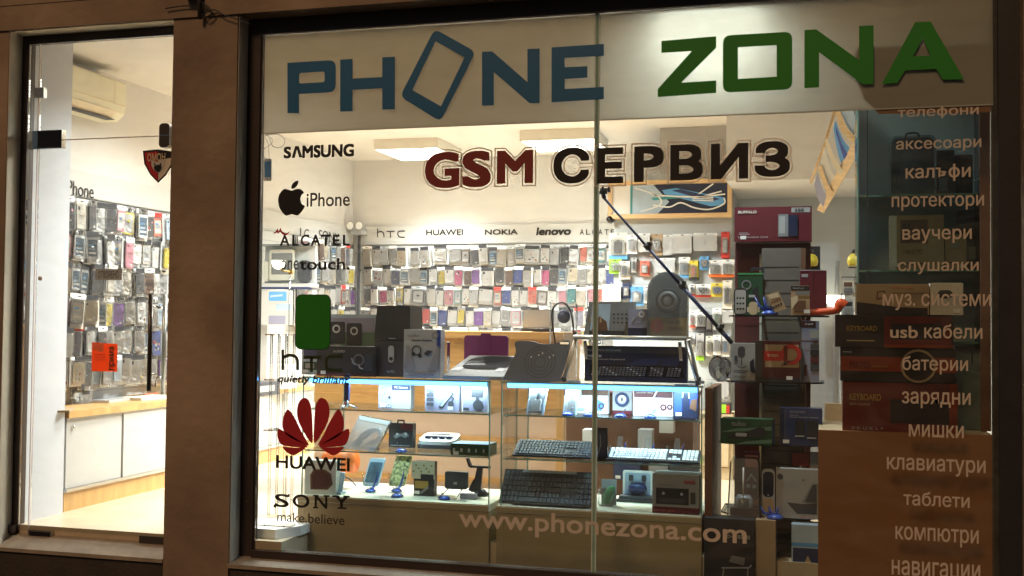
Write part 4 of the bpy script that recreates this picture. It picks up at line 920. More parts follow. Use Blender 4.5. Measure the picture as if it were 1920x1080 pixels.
# laptop cooler (silver) and purple tablet case, dark cooling pad
p, wd, h = place(830, 655, 960, 711, z=ZT+.001, lo=.36, hi=.36)
t = thing('laptop_cooler', 'silver laptop cooler with dark mesh in front of the plum tablet case', 'laptop cooler', p, 0, GT)
b = MB(); fr_ = [(-wd/2, .0), (wd/2-.04, .0), (wd/2, .05), (wd/2-.01, .24), (-wd/2+.05, .24)]; b.hexa([(-wd/2, 0, 0), (wd/2-.05, 0, 0), (wd/2-.02, .3, .0), (-wd/2+.06, .3, 0)], [(-wd/2, .0, .02), (wd/2-.05, .0, .02), (wd/2+.003, .3, .122), (-wd/2+.06, .3, .122)], 'matt_silver'); part('body', b, t)
P3 = lambda u, v: (-wd/2+.06*v+u*(wd-.05+(-.007)*v), .3*v-.002, .0240+.102*v)
b = MB(); b.flat(smooth([(.12, .52), (.2, .9), (.85, .9), (.9, .5), (.8, .34), (.25, .34)], n=3), 0, 'matt_black', lambda a, c: P3(a, c))
for k in range(6): b.stroke([(.14, .5+.07*k), (.5-.04*k, .5+.07*k)], .012, 0, 'midgrey', lambda a, c: tuple(x+y for x, y in zip(P3(a, c), (0, -.001, .001))))
for k in range(5):
    for u in (.05+.03*k, .78+.03*k): b.stroke([(u, .22), (u+.02, .36)], .010, 0, 'black', lambda a, c: tuple(x+y for x, y in zip(P3(a, c), (0, -.001, .001))))
part('mesh', b, t)
p, wd, h = place(868, 628, 952, 680, Y=.69); p.z = ZT+.1
p, wd, h = place(870, 629, 952, 700, z=ZT+.001, lo=.685, hi=.685)
t = thing('tablet_case', 'plum folding tablet case standing behind the silver laptop cooler', 'tablet case', p, 0, GT)
b = MB().prism(rrect(-wd/2, 0, wd/2, h, .018), 0, .018, 'plum', sm=True); part('cover', b, t)
b = MB().prism(rrect(-.03, h*.42, .03, h+.012, .006), -.004, -.0005, 'plum'); b.flat(rrect(-.02, h*.25, .025, h*.42, .002), -.0052, 'lilacgrey'); part('flap', b, t)
p, wd, h = place(952, 640, 1068, 713, z=ZT+.001, lo=.37, hi=.37)
t = thing('cooling_pad', 'black laptop cooling pad leaning back on the showcases in the middle', 'laptop cooler', p, 0, GT); hk = h
pad = smooth([(-wd/2+.0, 0), (-wd/2-.004, .3*h), (-wd/2+.03, .7*h), (-wd/2+.02, .97*h), (-wd*.2, 1.0*h), (.0, .93*h), (wd*.2, .94*h), (wd*.32, 1.0*h), (wd/2-.02, h), (wd/2-.025, .6*h), (wd/2-.05, .1*h), (wd/2-.055, 0)], n=3)
b = MB().prism(pad, 0, .022, 'charcoal'); b.v = [(x, y+z*.35, z) for x, y, z in b.v]; part('pad', b, t)
b = MB()
for r0 in (.085, .068, .05, .032): b.flat([circ(.0, h*.48, r0), circ(.0, h*.48, r0-.004)[::-1]], -.002, 'black')
for k in range(5): b.flat(circ(-.05+.03*k+.01*(k % 2), h*(.6+.05*(k % 3)), .003, 8), -.003, 'silver')
b.v = [(x, y+z*.35, z) for x, y, z in b.v]; part('fan_grille', b, t)
b = MB().prism(rrect(wd*.3, h*.93, wd/2-.02, h*.985, .004), -.004, -.001, 'silver'); b.v = [(x, y+z*.35, z) for x, y, z in b.v]; part('clip', b, t)
# folding laptop table over the keyboard box
a, c = at(1079, 632, .46), at(1288, 634, .46); l0, r0 = at(1053, 712, .40), at(1313, 714, .40)
t = thing('folding_table', 'small folding tube framed laptop table standing over the keyboard box', 'table', ((a.x+c.x)/2, .46, ZT+.001)); O = t.location; zt = a.z
fp = lambda v: (v[0]-O.x, v[1]-O.y, v[2]-O.z)
b = MB(); b.tube([fp((a.x-.01, .452, zt)), fp((c.x, .452, zt))], .012, 'tube', 10); part('front_rail', b, t)
b = MB().box(a.x-O.x+.01, .0, zt-O.z-.006, c.x-O.x-.01, .3, zt-O.z+.006, 'midgrey'); part('tabletop', b, t)
for top, bot, nm in (((a.x, .458, zt-.014), (l0.x+.012, .40, ZT+.008), 0), ((c.x-.005, .458, zt-.014), (r0.x-.012, .40, ZT+.008), 1), ((a.x+.02, .74, zt-.014), (l0.x+.06, .79, ZT+.008), 2), ((c.x-.02, .74, zt-.014), (r0.x-.05, .79, ZT+.008), 3)):
    b = MB(); b.tube([fp(top), fp(bot)], .0105 if nm < 2 else .008, 'tan' if nm == 0 else 'alu', 8); b.lathe([(.014, 0), (.014, .02), (.011, .024)], 'black', (bot[0]-O.x, bot[1]-O.y, bot[2]-O.z-.008), 8)
    if nm == 1: b.box(fp(bot)[0]-.05, fp(bot)[1]-.01, .006, fp(bot)[0]+.03, fp(bot)[1]+.012, .02, 'alu')
    part('leg', b, t)
for s_, xx in ((1, a.x+.03), (-1, c.x-.03)):
    b = MB(); q0, q1 = (xx+.012*s_, .50, zt-.02), (xx+.03*s_-(.0 if s_ > 0 else -.03), .46, ZT+.12); b.hexa([fp((q1[0]-.008, .455, q1[2])), fp((q1[0]+.008, .455, q1[2])), fp((q1[0]+.008, .475, q1[2])), fp((q1[0]-.008, .475, q1[2]))], [fp((q0[0]-.008, .495, q0[2])), fp((q0[0]+.008, .495, q0[2])), fp((q0[0]+.008, .51, q0[2])), fp((q0[0]-.008, .51, q0[2]))], 'grey'); part('hinge', b, t)
ztt = zt+.0065
p, wd, h = place(1096, 650, 1288, 712, z=ZT+.001, lo=.52, hi=.52)
deco = [('r', .01, .82, .99, .985, 'charcoal'), ('t', 'MULTIMEDIA KEYBOARD', .03, .86, .36, .92, 'silver'), ('t', 'MULTI 104', .03, .68, .17, .76, 'white', .04), ('t', 'Extra Business Keyboard', .03, .60, .4, .655, 'offwhite', .02), ('p', [(.05, .14), (.06, .46), (.95, .46), (.98, .14)], 'black_gloss'), ('p', [(.4, .47), (.9, .47), (.95, .72), (.55, .66)], 'navy2'), ('s', [(.3, .47), (.31, .56), (.35, .54), (.34, .47)], .03, 'black'), ('s', [(.7, .47), (.74, .6), (.76, .56), (.73, .47)], .03, 'black')]
for rr in range(5):
    for k in range(26):
        if k in (16, 21): continue
        u = .07+k*.0335+.004*rr; deco.append(('p', [(u, .18+rr*.052), (u+.024, .18+rr*.052), (u+.024, .215+rr*.052), (u, .215+rr*.052)], 'midgrey' if (k+rr) % 7 else 'silver'))
def carton_at(name, label, cat, p, wd, h, m, depth, deco, group):
    b = MB().box(-wd/2, 0, 0, wd/2, depth, h, m); b.box(-wd/2+.004, .002, h, wd/2-.004, depth-.002, h+.0015, m)
    # keep shared decal layers to a few levels
    for i, d in enumerate(deco): decorate(b, wd, h, [d], -.0012*min(i, 8) if i else 0)
    return tag(b.build(name, None, p), label, cat, group)
carton_at('keyboard_box', 'long dark navy keyboard carton under the small folding table', 'box', p, wd, h, 'navy', .06, deco, GT)
# on the little table
p, wd, h = place(1094, 566, 1190, 628, Y=.56); p.z = ztt; h = at(1140, 566, .56).z-ztt
t = thing('laptop_stand', 'slate blue laptop cooler box with a palace picture on the small folding table', 'box', p, 0, GT)
b = MB(); b.prism([(-wd/2, 0), (wd/2, 0), (wd/2, h), (-wd/2+.03, h)], 0, .05, 'midgrey'); part('cover', b, t)
b = MB(); b.flat([(-wd/2+.035, .03), (-.0, .03), (.01, h-.012), (-wd/2+.05, h-.012)], -.0012, 'paleblue'); b.flat([(-wd/2+.045, .028), (-.005, .028), (-.012, h*.42), (-.05, h*.58), (-wd/2+.07, h*.42)], -.0024, 'brown'); b.flat([(-wd*.3, h*.5), (-wd*.22, h*.5), (-wd*.23, h*.85), (-wd*.26, h*.93), (-wd*.29, h*.85)], -.003, 'tan')
for xx in (-.36, -.16): b.flat([(xx*wd-.006, h*.4), (xx*wd+.006, h*.4), (xx*wd, h*.62)], -.003, 'tan')
for i in range(4):
    for k in range(3): b.flat(circ(wd*.1+i*.022, h*.4+k*.022, .005, 8), -.0012, 'black')
b.box(-wd/2+.035, -.02, 0, wd*.3, -.0015, .028, 'black'); part('picture_panel', b, t)
carton('camera_box', 'small lilac grey carton with a line drawing beside the large headphone blister', 'box', (1178, 577, 1214, 628), 'lilacgrey', .1, Y=.50, group=GT, deco=[('r', 0, 0, 1, .32, 'navy'), ('s', [(.2, .5), (.45, .72), (.8, .66), (.6, .48), (.25, .5)], .06, 'midgrey'), ('o', .7, .82, .16, .1, 'offwhite')])
bpy.data.objects['camera_box'].location.z = ztt
p, wd, h = place(1214, 510, 1289, 628, Y=.50); p.z = ztt; h = at(1250, 510, .5).z-ztt
t = thing('headphone_blister', 'tall rounded clear blister holding a grey headphone on the small folding table', 'headphones', p, 0, GT)
arch = rrect(-wd/2, 0, wd/2, h, wd*.48, 8)[8+1:]; arch = [(-wd/2, 0), (wd/2, 0)]+[(wd/2*math.cos(a), h-wd/2+wd/2*math.sin(a)) for a in [math.pi*k/16 for k in range(17)]]
b = MB().prism(arch, .03, .06, 'midgrey'); b.flat([(-wd/2+.004, 0), (wd/2-.004, 0), (wd/2-.004, h*.3), (-wd/2+.004, h*.3)], .0285, 'gold'); b.flat(circ(-wd*.28, h*.17, wd*.17), .0275, 'coral')
b.text('HI-FI', .0, h*.2, wd*.3, h*.25, .0275, 'black'); b.text('stereo', .0, h*.1, wd*.38, h*.16, .0275, 'black'); part('card', b, t)
b = MB(); zc = h*.56; b.lathe([(wd*.31, .018), (wd*.31, .01), (wd*.29, .006), (wd*.27, .01), (wd*.27, .018)], 'black', (0, 0, zc), 28, 'y'); b.lathe([(wd*.26, .02), (wd*.22, .004), (wd*.16, .002), (wd*.13, .008), (0, .006)], 'grey', (0, 0, zc), 28, 'y'); b.lathe([(wd*.17, .004), (wd*.145, -.001), (wd*.12, .004)], 'charcoal', (0, 0, zc), 28, 'y'); b.lathe([(wd*.09, .0), (wd*.05, -.002), (0, -.001)], 'silver', (0, 0, zc), 20, 'y'); b.prism(rrect(wd*.1, zc-wd*.4, wd*.3, zc-wd*.3, .01), .006, .02, 'charcoal'); part('earcup', b, t)
b = MB().prism(arch, -.02, .029, 'blister', sm=True); part('blister', b, t)
# headset blister behind the black pad
p, wd, h = place(1030, 568, 1080, 668, Y=.72); p.z = ZT+.001; h = at(1055, 568, .72).z-p.z
t = thing('headset_blister', 'clear blister with a round dark earphone and cable loop behind the black cooling pad', 'headphones', p, 0, GT)
b = MB().prism(rrect(-wd/2, 0, wd/2, h, .012), .0, .04, 'blister', sm=True); part('blister', b, t)
b = MB(); zc = h*.82; b.lathe([(0, -.006), (.034, -.004), (.038, .01), (0, .012)], 'navy2', (0, .02, zc), 24, 'y'); part('earphone', b, t)
b = MB(); b.tube([(x*.5*wd*.9, -.008, z*h) for x, z in smooth([(-.3, .25), (-.55, .45), (-.85, .75), (-.8, .92), (-.3, 1.0), (.3, .98), (.75, .85), (.95, .6), (1.05, .5)], False)], .005, 'black', 6); b.box(wd*.42, -.014, h*.48, wd*.52, -.003, h*.62, 'black'); part('cable', b, t)
p, wd, h = place(978, 582, 1035, 622, Y=1.86); p.z = 1.101; h = at(1005, 580, 1.86).z-1.101
t = thing('monitor', 'flat grey monitor back on the oak counter in front of the phone cases', 'monitor', (p.x, 1.9, 1.101)); b = MB().prism(rrect(-wd/2, .022, wd/2, h, .004), 0, .025, 'midgrey'); b.flat([(-wd/2+.004, .03), (wd/2-.004, .03), (wd/2-.004, h-.004), (-wd/2+.004, h-.004)], -.001, 'grey'); part('shell', b, t)
b = MB().box(-wd/2, -.01, .003, wd/2, .03, .021, 'black'); b.box(-.03, -.05, 0, .09, .08, .003, 'black'); b.box(.0, .0, .003, .03, .02, .02, 'black'); part('stand', b, t)
# selfie stick
t = thing('selfie_stick', 'long dark blue selfie stick with black clamps leaning across the right pane', 'selfie stick', at(1372, 643, .43)); O = t.location
A, B_ = at(1133, 372, .16), at(1372, 643, .43); f2 = lambda v: (v[0]-O.x, v[1]-O.y, v[2]-O.z)
for k, (s0, s1, rr) in enumerate(((0, .33, .0062), (.33, .6, .008), (.6, .92, .0098), (.92, 1, .0115))):
    b = MB(); b.tube([f2(A.lerp(B_, s0)), f2(A.lerp(B_, s1))], rr, 'navy2', 12); part('tube', b, t)
for k in (.33, .6, .9): b = MB(); q = A.lerp(B_, k); d = (B_-A).normalized(); b.tube([f2(q-d*.016), f2(q+d*.016)], .0145, 'black', 10); b.box(f2(q)[0]+.004, f2(q)[1]-.012, f2(q)[2]+.002, f2(q)[0]+.026, f2(q)[1]+.004, f2(q)[2]+.022, 'black'); part('clamp', b, t)
b = MB(); q = f2(A); d = (A-B_).normalized(); b.tube([q, (q[0]-.008, q[1], q[2]+.03)], .011, 'black', 8); b.box(q[0]-.026, q[1]-.012, q[2]+.022, q[0]+.014, q[1]+.012, q[2]+.036, 'black'); b.box(q[0]-.02, q[1]-.014, q[2]+.036, q[0]+.026, q[1]+.012, q[2]+.05, 'charcoal'); b.box(q[0]+.02, q[1]-.014, q[2]+.03, q[0]+.03, q[1]+.012, q[2]+.056, 'black'); b.box(q[0]-.012, q[1]-.01, q[2]+.05, q[0]-.003, q[1]+.01, q[2]+.06, 'black'); part('phone_holder', b, t)

# --- inside, upper shelf
A_ = dict(z=ZA+.001, lo=.34, hi=.74); B2 = dict(z=ZB+.001, lo=.34, hi=.74); D_ = dict(z=ZD+.001, lo=.34, hi=.8)
p, wd, h = place(636, 722, 662, 768, **A_)
t = thing('camera_mount', 'dark upright gadget on a chrome tripod foot, left end of the upper shelf', 'gadget', p, 0, GS); b = MB().box(-.012, 0, h*.35, .014, .02, h+.06, 'navy2'); part('body', b, t)
b = MB(); b.lathe([(.016, h*.35), (.02, h*.2), (.012, .01)], 'chrome', n=12)
for k in range(3): a = 2.1*k+.4; b.tube([(0, 0, .03), (.06*math.cos(a), .05*math.sin(a), .004)], .005, 'chrome', 6)
part('tripod_foot', b, t)
carton('webcam_box', 'grey and navy webcam carton on the upper shelf', 'box', (710, 720, 770, 766), 'grey', .06, **A_, group=GS, deco=[('p', [(.0, 0), (.45, 0), (.3, .55), (.32, 1), (0, 1)], 'lilacgrey'), ('r', .42, .76, .98, .97, 'navy2'), ('t', 'PC Camera', .5, .82, .92, .92, 'white', .03), ('t', 'Webcam', .52, .5, .95, .58, 'offwhite'), ('c', .12, .62, .08, 'silver'), ('c', .35, .46, .05, 'black'), ('o', .33, .15, .09, .05, 'silver'), ('r', .05, .2, .17, .26, 'silver')])
carton('phone_holder_box', 'lilac carton with a phone and holder drawing on the upper shelf', 'box', (797, 716, 860, 771), 'lilacgrey', .05, **A_, group=GS, deco=[('t', 'HOLDER', .1, .84, .55, .92, 'navy2'), ('p', [(.4, .12), (.75, .7), (.88, .62), (.52, .1)], 'charcoal'), ('p', [(.45, .18), (.74, .64), (.8, .6), (.52, .16)], 'paleblue'), ('c', .78, .25, .11, 'charcoal'), ('s', [(.8, .3), (.86, .46), (.78, .5)], .06, 'charcoal')]+[('r', .06, .17+.16*k, .27, .29+.16*k, 'charcoal') for k in range(4)])
carton('mount_box', 'white edged carton with a dark round car mount print beside the lilac holder carton', 'box', (866, 721, 914, 773), 'white', .05, **A_, group=GS, deco=[('r', .04, .04, .98, .93, 'lilacgrey'), ('p', [(.38, .55), (.82, .55), (.86, .84), (.38, .86)], 'charcoal'), ('c', .64, .26, .2, 'charcoal'), ('r', .56, .4, .68, .6, 'charcoal'), ('r', .08, .06, .3, .16, 'charcoal')])
# lower shelf
p, wd, h = place(644, 780, 727, 846, **B2)
t = thing('cable_bag', 'clear zip bag of white cables tilted on the lower shelf', 'bag', p, 0, GS); b = MB(); o_ = [(-wd/2, .01), (wd*.22, 0), (wd/2, h*.86), (wd*.1, h*.93), (-wd*.2, h)]
b.prism(o_, -.012, .03, 'zip_plastic'); b.flat([(-wd*.19, h*.88), (wd*.46, h*.75), (wd*.5, h*.86), (wd*.1, h*.93), (-wd*.2, h)], -.0135, 'white'); b.v = [(x, y+z*.25, z) for x, y, z in b.v]; part('bag', b, t)
b = MB()
for k in range(5): b.tube([(x*wd, .004+.004*k+.25*z*h, z*h) for x, z in smooth([(-.3+.03*k, .12), (-.1, .5-.05*k), (.2, .62), (.28, .3+.04*k), (0, .14)], False, 4)], .006, ['white', 'silver', 'offwhite', 'grey', 'white'][k], 6)
part('cable', b, t)
carton('gamepad_box', 'black hanging carton with red corner and gamepad picture on the lower shelf', 'box', (729, 794, 774, 839), 'black', .05, **B2, group=GS, deco=[('p', [(.5, .75), (1, .7), (1, 1), (.5, 1)], 'maroon_box'), ('p', [(.2, .45), (.35, .62), (.5, .56), (.7, .66), (.85, .5), (.7, .4), (.5, .48), (.3, .36)], 'midgrey'), ('c', .36, .55, .05, 'silver'), ('c', .72, .57, .06, 'silver'), ('t', 'GAMEPAD', .1, .06, .9, .11, 'silver'), ('s', [(.38, 1.0), (.4, 1.13), (.64, 1.13), (.66, 1.0)], .07, 'black')])
p, wd, h = place(778, 812, 852, 842, **B2)
t = thing('battery_charger', 'white rounded battery charger tray with four dark cells on the lower shelf', 'charger', p, 0, GS)
b = MB().vprism(rrect(-wd/2, 0, wd/2, .17, .05), 0, .022, 'charcoal'); part('base', b, t)
b = MB().vprism(rrect(-wd/2+.008, .006, wd/2-.008, .166, .046), .022, .04, 'white'); b.v = [(x, y, z+(y*.22 if z > .03 else 0)) for x, y, z in b.v]; part('lid', b, t)
for k in range(4): b = MB().box(-.075+.042*k, .05, .052, -.045+.042*k, .09, .066, 'navy2'); part('cell', b, t)
b = MB().box(-.06, .125, .069, .05, .133, .074, 'grey'); part('slot', b, t)
carton('adapter_box', 'low green carton with a pale top at the right end of the lower left shelf', 'box', (845, 833, 916, 855), 'dkgreen', .16, **B2, group=GS, top='paleblue', deco=[('r', .06+.2*k, .3, .12+.2*k-.02*(k > 2), .62, 'silver') for k in range(5)])
# deck of the left case
carton('frame_box', 'white carton with a dark shield shaped picture, left end of the showcase deck', 'box', (571, 864, 630, 926), 'white', .06, **D_, group=GS, deco=[('p', [(.2, .12), (.75, .14), (.9, .3), (.84, .62), (.65, .74), (.3, .74), (.18, .56)], 'brown'), ('p', [(.25, .17), (.7, .2), (.82, .34), (.76, .58), (.6, .68), (.34, .68), (.24, .52)], 'maroon')])
p, wd, h = place(615, 887, 641, 926, **D_)
t = thing('phone', 'small silver blue display phone leaning by the dark picture carton', 'phone', p, 0, GS); b = MB().prism(rrect(-wd/2+.006, .012, wd/2, h, .008), 0, .012, 'paleblue', sm=True); b.v = [(x, y+z*.3, z) for x, y, z in b.v]; part('body', b, t)
b = MB().flat(rrect(-wd/2+.014, .05, wd/2-.008, h-.02, .002), -.0015, 'silver'); b.v = [(x, y+z*.3, z) for x, y, z in b.v]; part('screen', b, t); b = MB().box(-wd/2-.004, -.02, 0, wd/2+.004, .05, .012, 'paleblue'); part('stand', b, t)
p, wd, h = place(598, 848, 684, 910, z=ZD+.001, lo=.66, hi=.66)
t = thing('orange_lens', 'orange cylindrical lens on a small black tripod above the showcase deck', 'tripod', p, 0, GS); b = MB().tube([(-.10, 0, h*.72), (.02, -.01, h*.74), (.085, -.02, h*.76)], [.055, .062, .066], 'orange', 20); part('barrel', b, t)
b = MB(); b.lathe([(.012, h*.3), (.014, h*.55)], 'charcoal', n=10)
part('post', b, t)
for k in range(3): a = 2.1*k+.5; b = MB(); b.tube([(0, 0, h*.34), (.05*math.cos(a), .05*math.sin(a), h*.2), (.085*math.cos(a), .08*math.sin(a), .004)], .004, 'black', 6); part('leg', b, t)
def claw(px0, py0, px1, py1, kw, label, phone=None, extra=()):
    p, wd, h = place(px0, py0, px1, py1, **kw); t = thing('claw_stand', label, 'phone stand', p, 0, GS)
    b = MB(); b.lathe([(0, 0), (.03, 0), (.032, .008), (.02, .016), (0, .018)], 'blue_acrylic', (0, .0, 0), 18); part('foot', b, t)
    for s_, q in ((-1, .55), (1, .65)):
        b = MB(); b.tube([(0, .01, .014), (s_*.02, .0, .03), (s_*.038, -.012, h*.35), (s_*.045, -.005, h*q)], [.008, .008, .006, .002], 'acrylic' if s_ < 0 else 'blue_acrylic', 6); part('finger', b, t)
    b = MB(); b.hexa([(-.02, .03, .012), (.02, .03, .012), (.018, .036, .012), (-.018, .036, .012)], [(-.012, .085, h*.8), (.012, .085, h*.8), (.012, .09, h*.8), (-.012, .09, h*.8)], 'acrylic'); part('back_rest', b, t)
    if phone:
        m, m2 = phone; b = MB().prism(rrect(-wd*.36, .03, wd*.40, h, .010), .0, .012, m, sm=True); b.flat(rrect(-wd*.30, .05, wd*.34, h-.02, .006), -.0015, m2)
        b.v = [(x+z*.12-.01, y+z*.45-.012, z) for x, y, z in b.v]; q = tag(b.build('phone', None, p), extra[0], 'phone', GS)
    return t
claw(676, 862, 714, 922, D_, 'clear claw stand with a blue foot holding a pale blue patterned phone', ('paleblue', 'screen'), ('pale blue phone with a tower picture held in a claw stand on the deck',))
claw(724, 857, 764, 922, D_, 'clear claw stand with a blue foot holding a camouflage phone', ('pattern', 'pattern'), ('green camouflage phone held in a claw stand on the deck',))
carton('earphone_box', 'upright black and gold carton with a spotted cream top on the showcase deck', 'box', (776, 866, 814, 930), 'black', .05, **D_, group=GS, deco=[('r', -.12, .5, 1.02, 1.02, 'cream'), ('r', .34, .44, .98, .64, 'black'), ('r', .06, .22, .72, .44, 'gold'), ('p', [(.3, .1), (.7, .3), (.75, .24), (.4, .06)], 'midgrey')]+[('c', .0+.13*k, .72+.09*((k*2) % 3), .05, 'gold') for k in range(8)])
p, wd, h = place(828, 886, 872, 936, **D_)
t = thing('phone_speaker', 'black phone speaker on a metal wire stand on the showcase deck', 'speaker', p, 0, GS); b = MB().prism(rrect(-wd/2+.008, .05, wd/2, h, .01), .03, .06, 'charcoal', sm=True); b.flat(rrect(-.008, h*.52, .012, h*.62, .002), .0285, 'grey'); part('body', b, t)
b = MB(); b.tube([(-wd/2-.01, -.03, .006), (wd*.2, -.03, .006), (wd*.28, .04, .05), (-wd*.3, .04, .05), (-wd/2-.01, -.03, .006)], .004, 'chrome', 6); part('wire_stand', b, t)
carton('flat_phone', 'flat pinkish phone lying right of the black phone speaker', 'phone', (862, 926, 892, 936), 'lilacgrey', .03, **D_, group=GS, rnd=.004)
p, wd, h = place(872, 860, 916, 930, **D_)
t = thing('car_mount', 'black car windscreen mount with an open bracket, right end of the left showcase deck', 'car mount', p, 0, GS)
b = MB(); b.lathe([(0, 0), (.04, 0), (.042, .012), (.02, .035), (0, .04)], 'black', (.02, .02, 0), 18); part('suction_foot', b, t)
b = MB(); b.hexa([(-.03, 0, .02), (.02, 0, .02), (.02, .02, .02), (-.03, .02, .02)], [(.0, 0, h*.75), (.03, 0, h*.75), (.03, .02, h*.75), (0, .02, h*.75)], 'black'); b.hexa([(-.05, 0, .03), (-.03, 0, .02), (-.03, .02, .02), (-.05, .02, .03)], [(-.02, 0, .09), (0, 0, .1), (0, .02, .1), (-.02, .02, .09)], 'black'); part('arm', b, t)
b = MB(); b.box(-.04, -.004, h*.75, .075, .018, h*.81, 'black'); b.hexa([(-.045, -.012, h*.78), (-.03, -.012, h*.76), (-.03, .02, h*.76), (-.045, .02, h*.78)], [(-.062, -.012, h), (-.05, -.012, h), (-.05, .02, h), (-.062, .02, h)], 'black'); part('bracket', b, t)
for px, py, zz, lab in ((700, 842, ZB, 'blue plastic stand foot right of the clear cable bag'), (752, 848, ZB, 'blue plastic stand foot before the black gamepad carton'), (834, 932, ZD, 'blue plastic stand foot before the black phone speaker'), (745, 928, ZD, 'blue plastic stand foot before the camouflage phone')):
    p, wd, h = place(px-12, py-14, px+12, py, z=zz+.001, lo=.345, hi=.4); b = MB().lathe([(0, 0), (.032, 0), (.035, .006), (.026, .016), (.008, .022), (0, .022)], 'blue_acrylic', n=16); b.tube([(-.01, .005, .018), (-.024, .0, .05)], .004, 'acrylic', 6); tag(b.build('phone_stand', None, p), lab, 'phone stand', GS)
# right case, upper shelf
def blister(name, label, rect, kw, card, item, foot=True, tilt=.12):
    p, wd, h = place(*rect, **kw); t = thing(name, label, 'accessory pack', p, 0, GS); sh = lambda b: setattr(b, 'v', [(x+z*tilt, y+z*.2, z) for x, y, z in b.v])
    b = MB().box(-wd/2, .02, .0, wd/2-.012, .023, h, card); b.flat([(-wd/2+.01, h*.05), (wd/2-.02, h*.05), (wd/2-.02, h*.1), (-wd/2+.01, h*.1)], .0185, 'charcoal'); sh(b); part('card', b, t)
    b = MB(); b.prism(rrect(-wd*.22, h*.1, wd*.18, h*.45, .008), .0, .018, item, sm=True); b.tube([(-.002, .008, h*.45), (0, .006, h*.8)], .008, 'charcoal', 8); b.lathe([(0, .0), (.014, .0), (.016, .012)], item, (0, .004, h*.84), 12, 'y'); sh(b); part('item', b, t)
    b = MB().prism(rrect(-wd/2+.004, .004, wd/2-.016, h-.006, .012), -.012, .0195, 'blister', sm=True); sh(b); part('blister', b, t)
    return t
blister('mount_blister', 'tall clear blister with a dark arm, leftmost on the upper right shelf', (985, 714, 1022, 779), A_, 'paleblue', 'grey')
blister('mount_blister', 'narrow clear blister with a square grey mount, second on the upper right shelf', (1054, 714, 1084, 779), A_, 'paleblue', 'charcoal', tilt=.08)
carton('cable_box', 'white and maroon carton behind the glass joint on the upper shelf', 'box', (1078, 728, 1140, 783), 'white', .05, z=ZA+.001, lo=.56, hi=.56, group=GS, deco=[('r', .2, .72, 1, 1, 'brown'), ('p', [(.5, .2), (.8, .1), (.92, .4), (.7, .55)], 'skyblue'), ('o', .8, .3, .12, .07, 'maroon'), ('r', .06, .1, .3, .2, 'paleblue')])
p, wd, h = place(1148, 727, 1184, 777, **A_)
t = thing('ring_holder_pack', 'dark ring on a grey card with red foot, middle of the upper right shelf', 'accessory pack', p, 0, GS); b = MB().box(-wd/2, .01, 0, wd/2, .014, h, 'grey'); b.flat([(-wd/2, 0), (wd/2, 0), (wd/2, h*.14), (-wd/2, h*.14)], .0088, 'maroon_box'); b.flat([(-wd/2, h*.9), (wd/2, h*.9), (wd/2, h), (-wd/2, h)], .0088, 'skyblue'); part('card', b, t)
b = MB(); b.flat([circ(0, h*.56, .038), circ(0, h*.56, .026)[::-1]], .002, 'navy2'); b.lathe([(.038, .008), (.036, .0), (.026, .0), (.025, .008)], 'navy2', (0, 0, h*.56), 24, 'y'); b.box(-.004, .001, h*.5, .004, .008, h*.64, 'black'); b.lathe([(0, .003), (.022, .003)], 'silver', (0, 0, h*.56), 18, 'y'); part('ring', b, t)
carton('power_strip_box', 'wide white and maroon carton with two red plug prints on the upper right shelf', 'box', (1187, 728, 1262, 785), 'white', .06, z=ZA+.001, lo=.52, hi=.52, group=GS, deco=[('r', .02, .66, .98, .99, 'maroon'), ('p', [(.2, .1), (.62, .1), (.64, .42), (.22, .44)], 'paleblue'), ('o', .76, .32, .12, .06, 'maroon_box'), ('o', .92, .34, .1, .05, 'maroon_box'), ('s', [(.5, .6), (.58, .85), (.62, .9)], .05, 'white'), ('t', 'power line', .1, .8, .5, .86, 'offwhite')])
for k, px in enumerate((1064, 1105, 1163, 1219)):
    p, wd, h = place(px-10, 770, px+10, 785-.0*k, z=ZA+.001, lo=.36, hi=.36); b = MB().lathe([(0, 0), (.03, 0), (.033, .006), (.024, .016), (.008, .022), (0, .022)], 'blue_acrylic', n=16); b.tube([(.01, .005, .018), (.026, .0, .045)], .004, 'acrylic', 6)
    tag(b.build('phone_stand', None, p), ['blue plastic stand foot under the narrow grey mount blister', 'blue plastic stand foot beside the glass joint', 'blue plastic stand foot under the dark ring pack', 'blue plastic stand foot under the two red plug prints'][k], 'phone stand', GS)
carton('gaming_mouse_box', 'glossy blue carton with a dark mouse shape, right end of the upper right shelf', 'box', (1264, 722, 1308, 784), 'blue', .06, **A_, group=GS, deco=[('p', [(.0, 0), (1, 0), (1, .3), (.0, .16)], 'navy'), ('rr', .34, .18, .66, .74, 'navy', .12), ('s', [(.36, .62), (.38, .8), (.62, .8), (.64, .6)], .05, 'paleblue'), ('p', [(.66, .3), (.95, .2), (.98, .6), (.72, .55)], 'brown')])
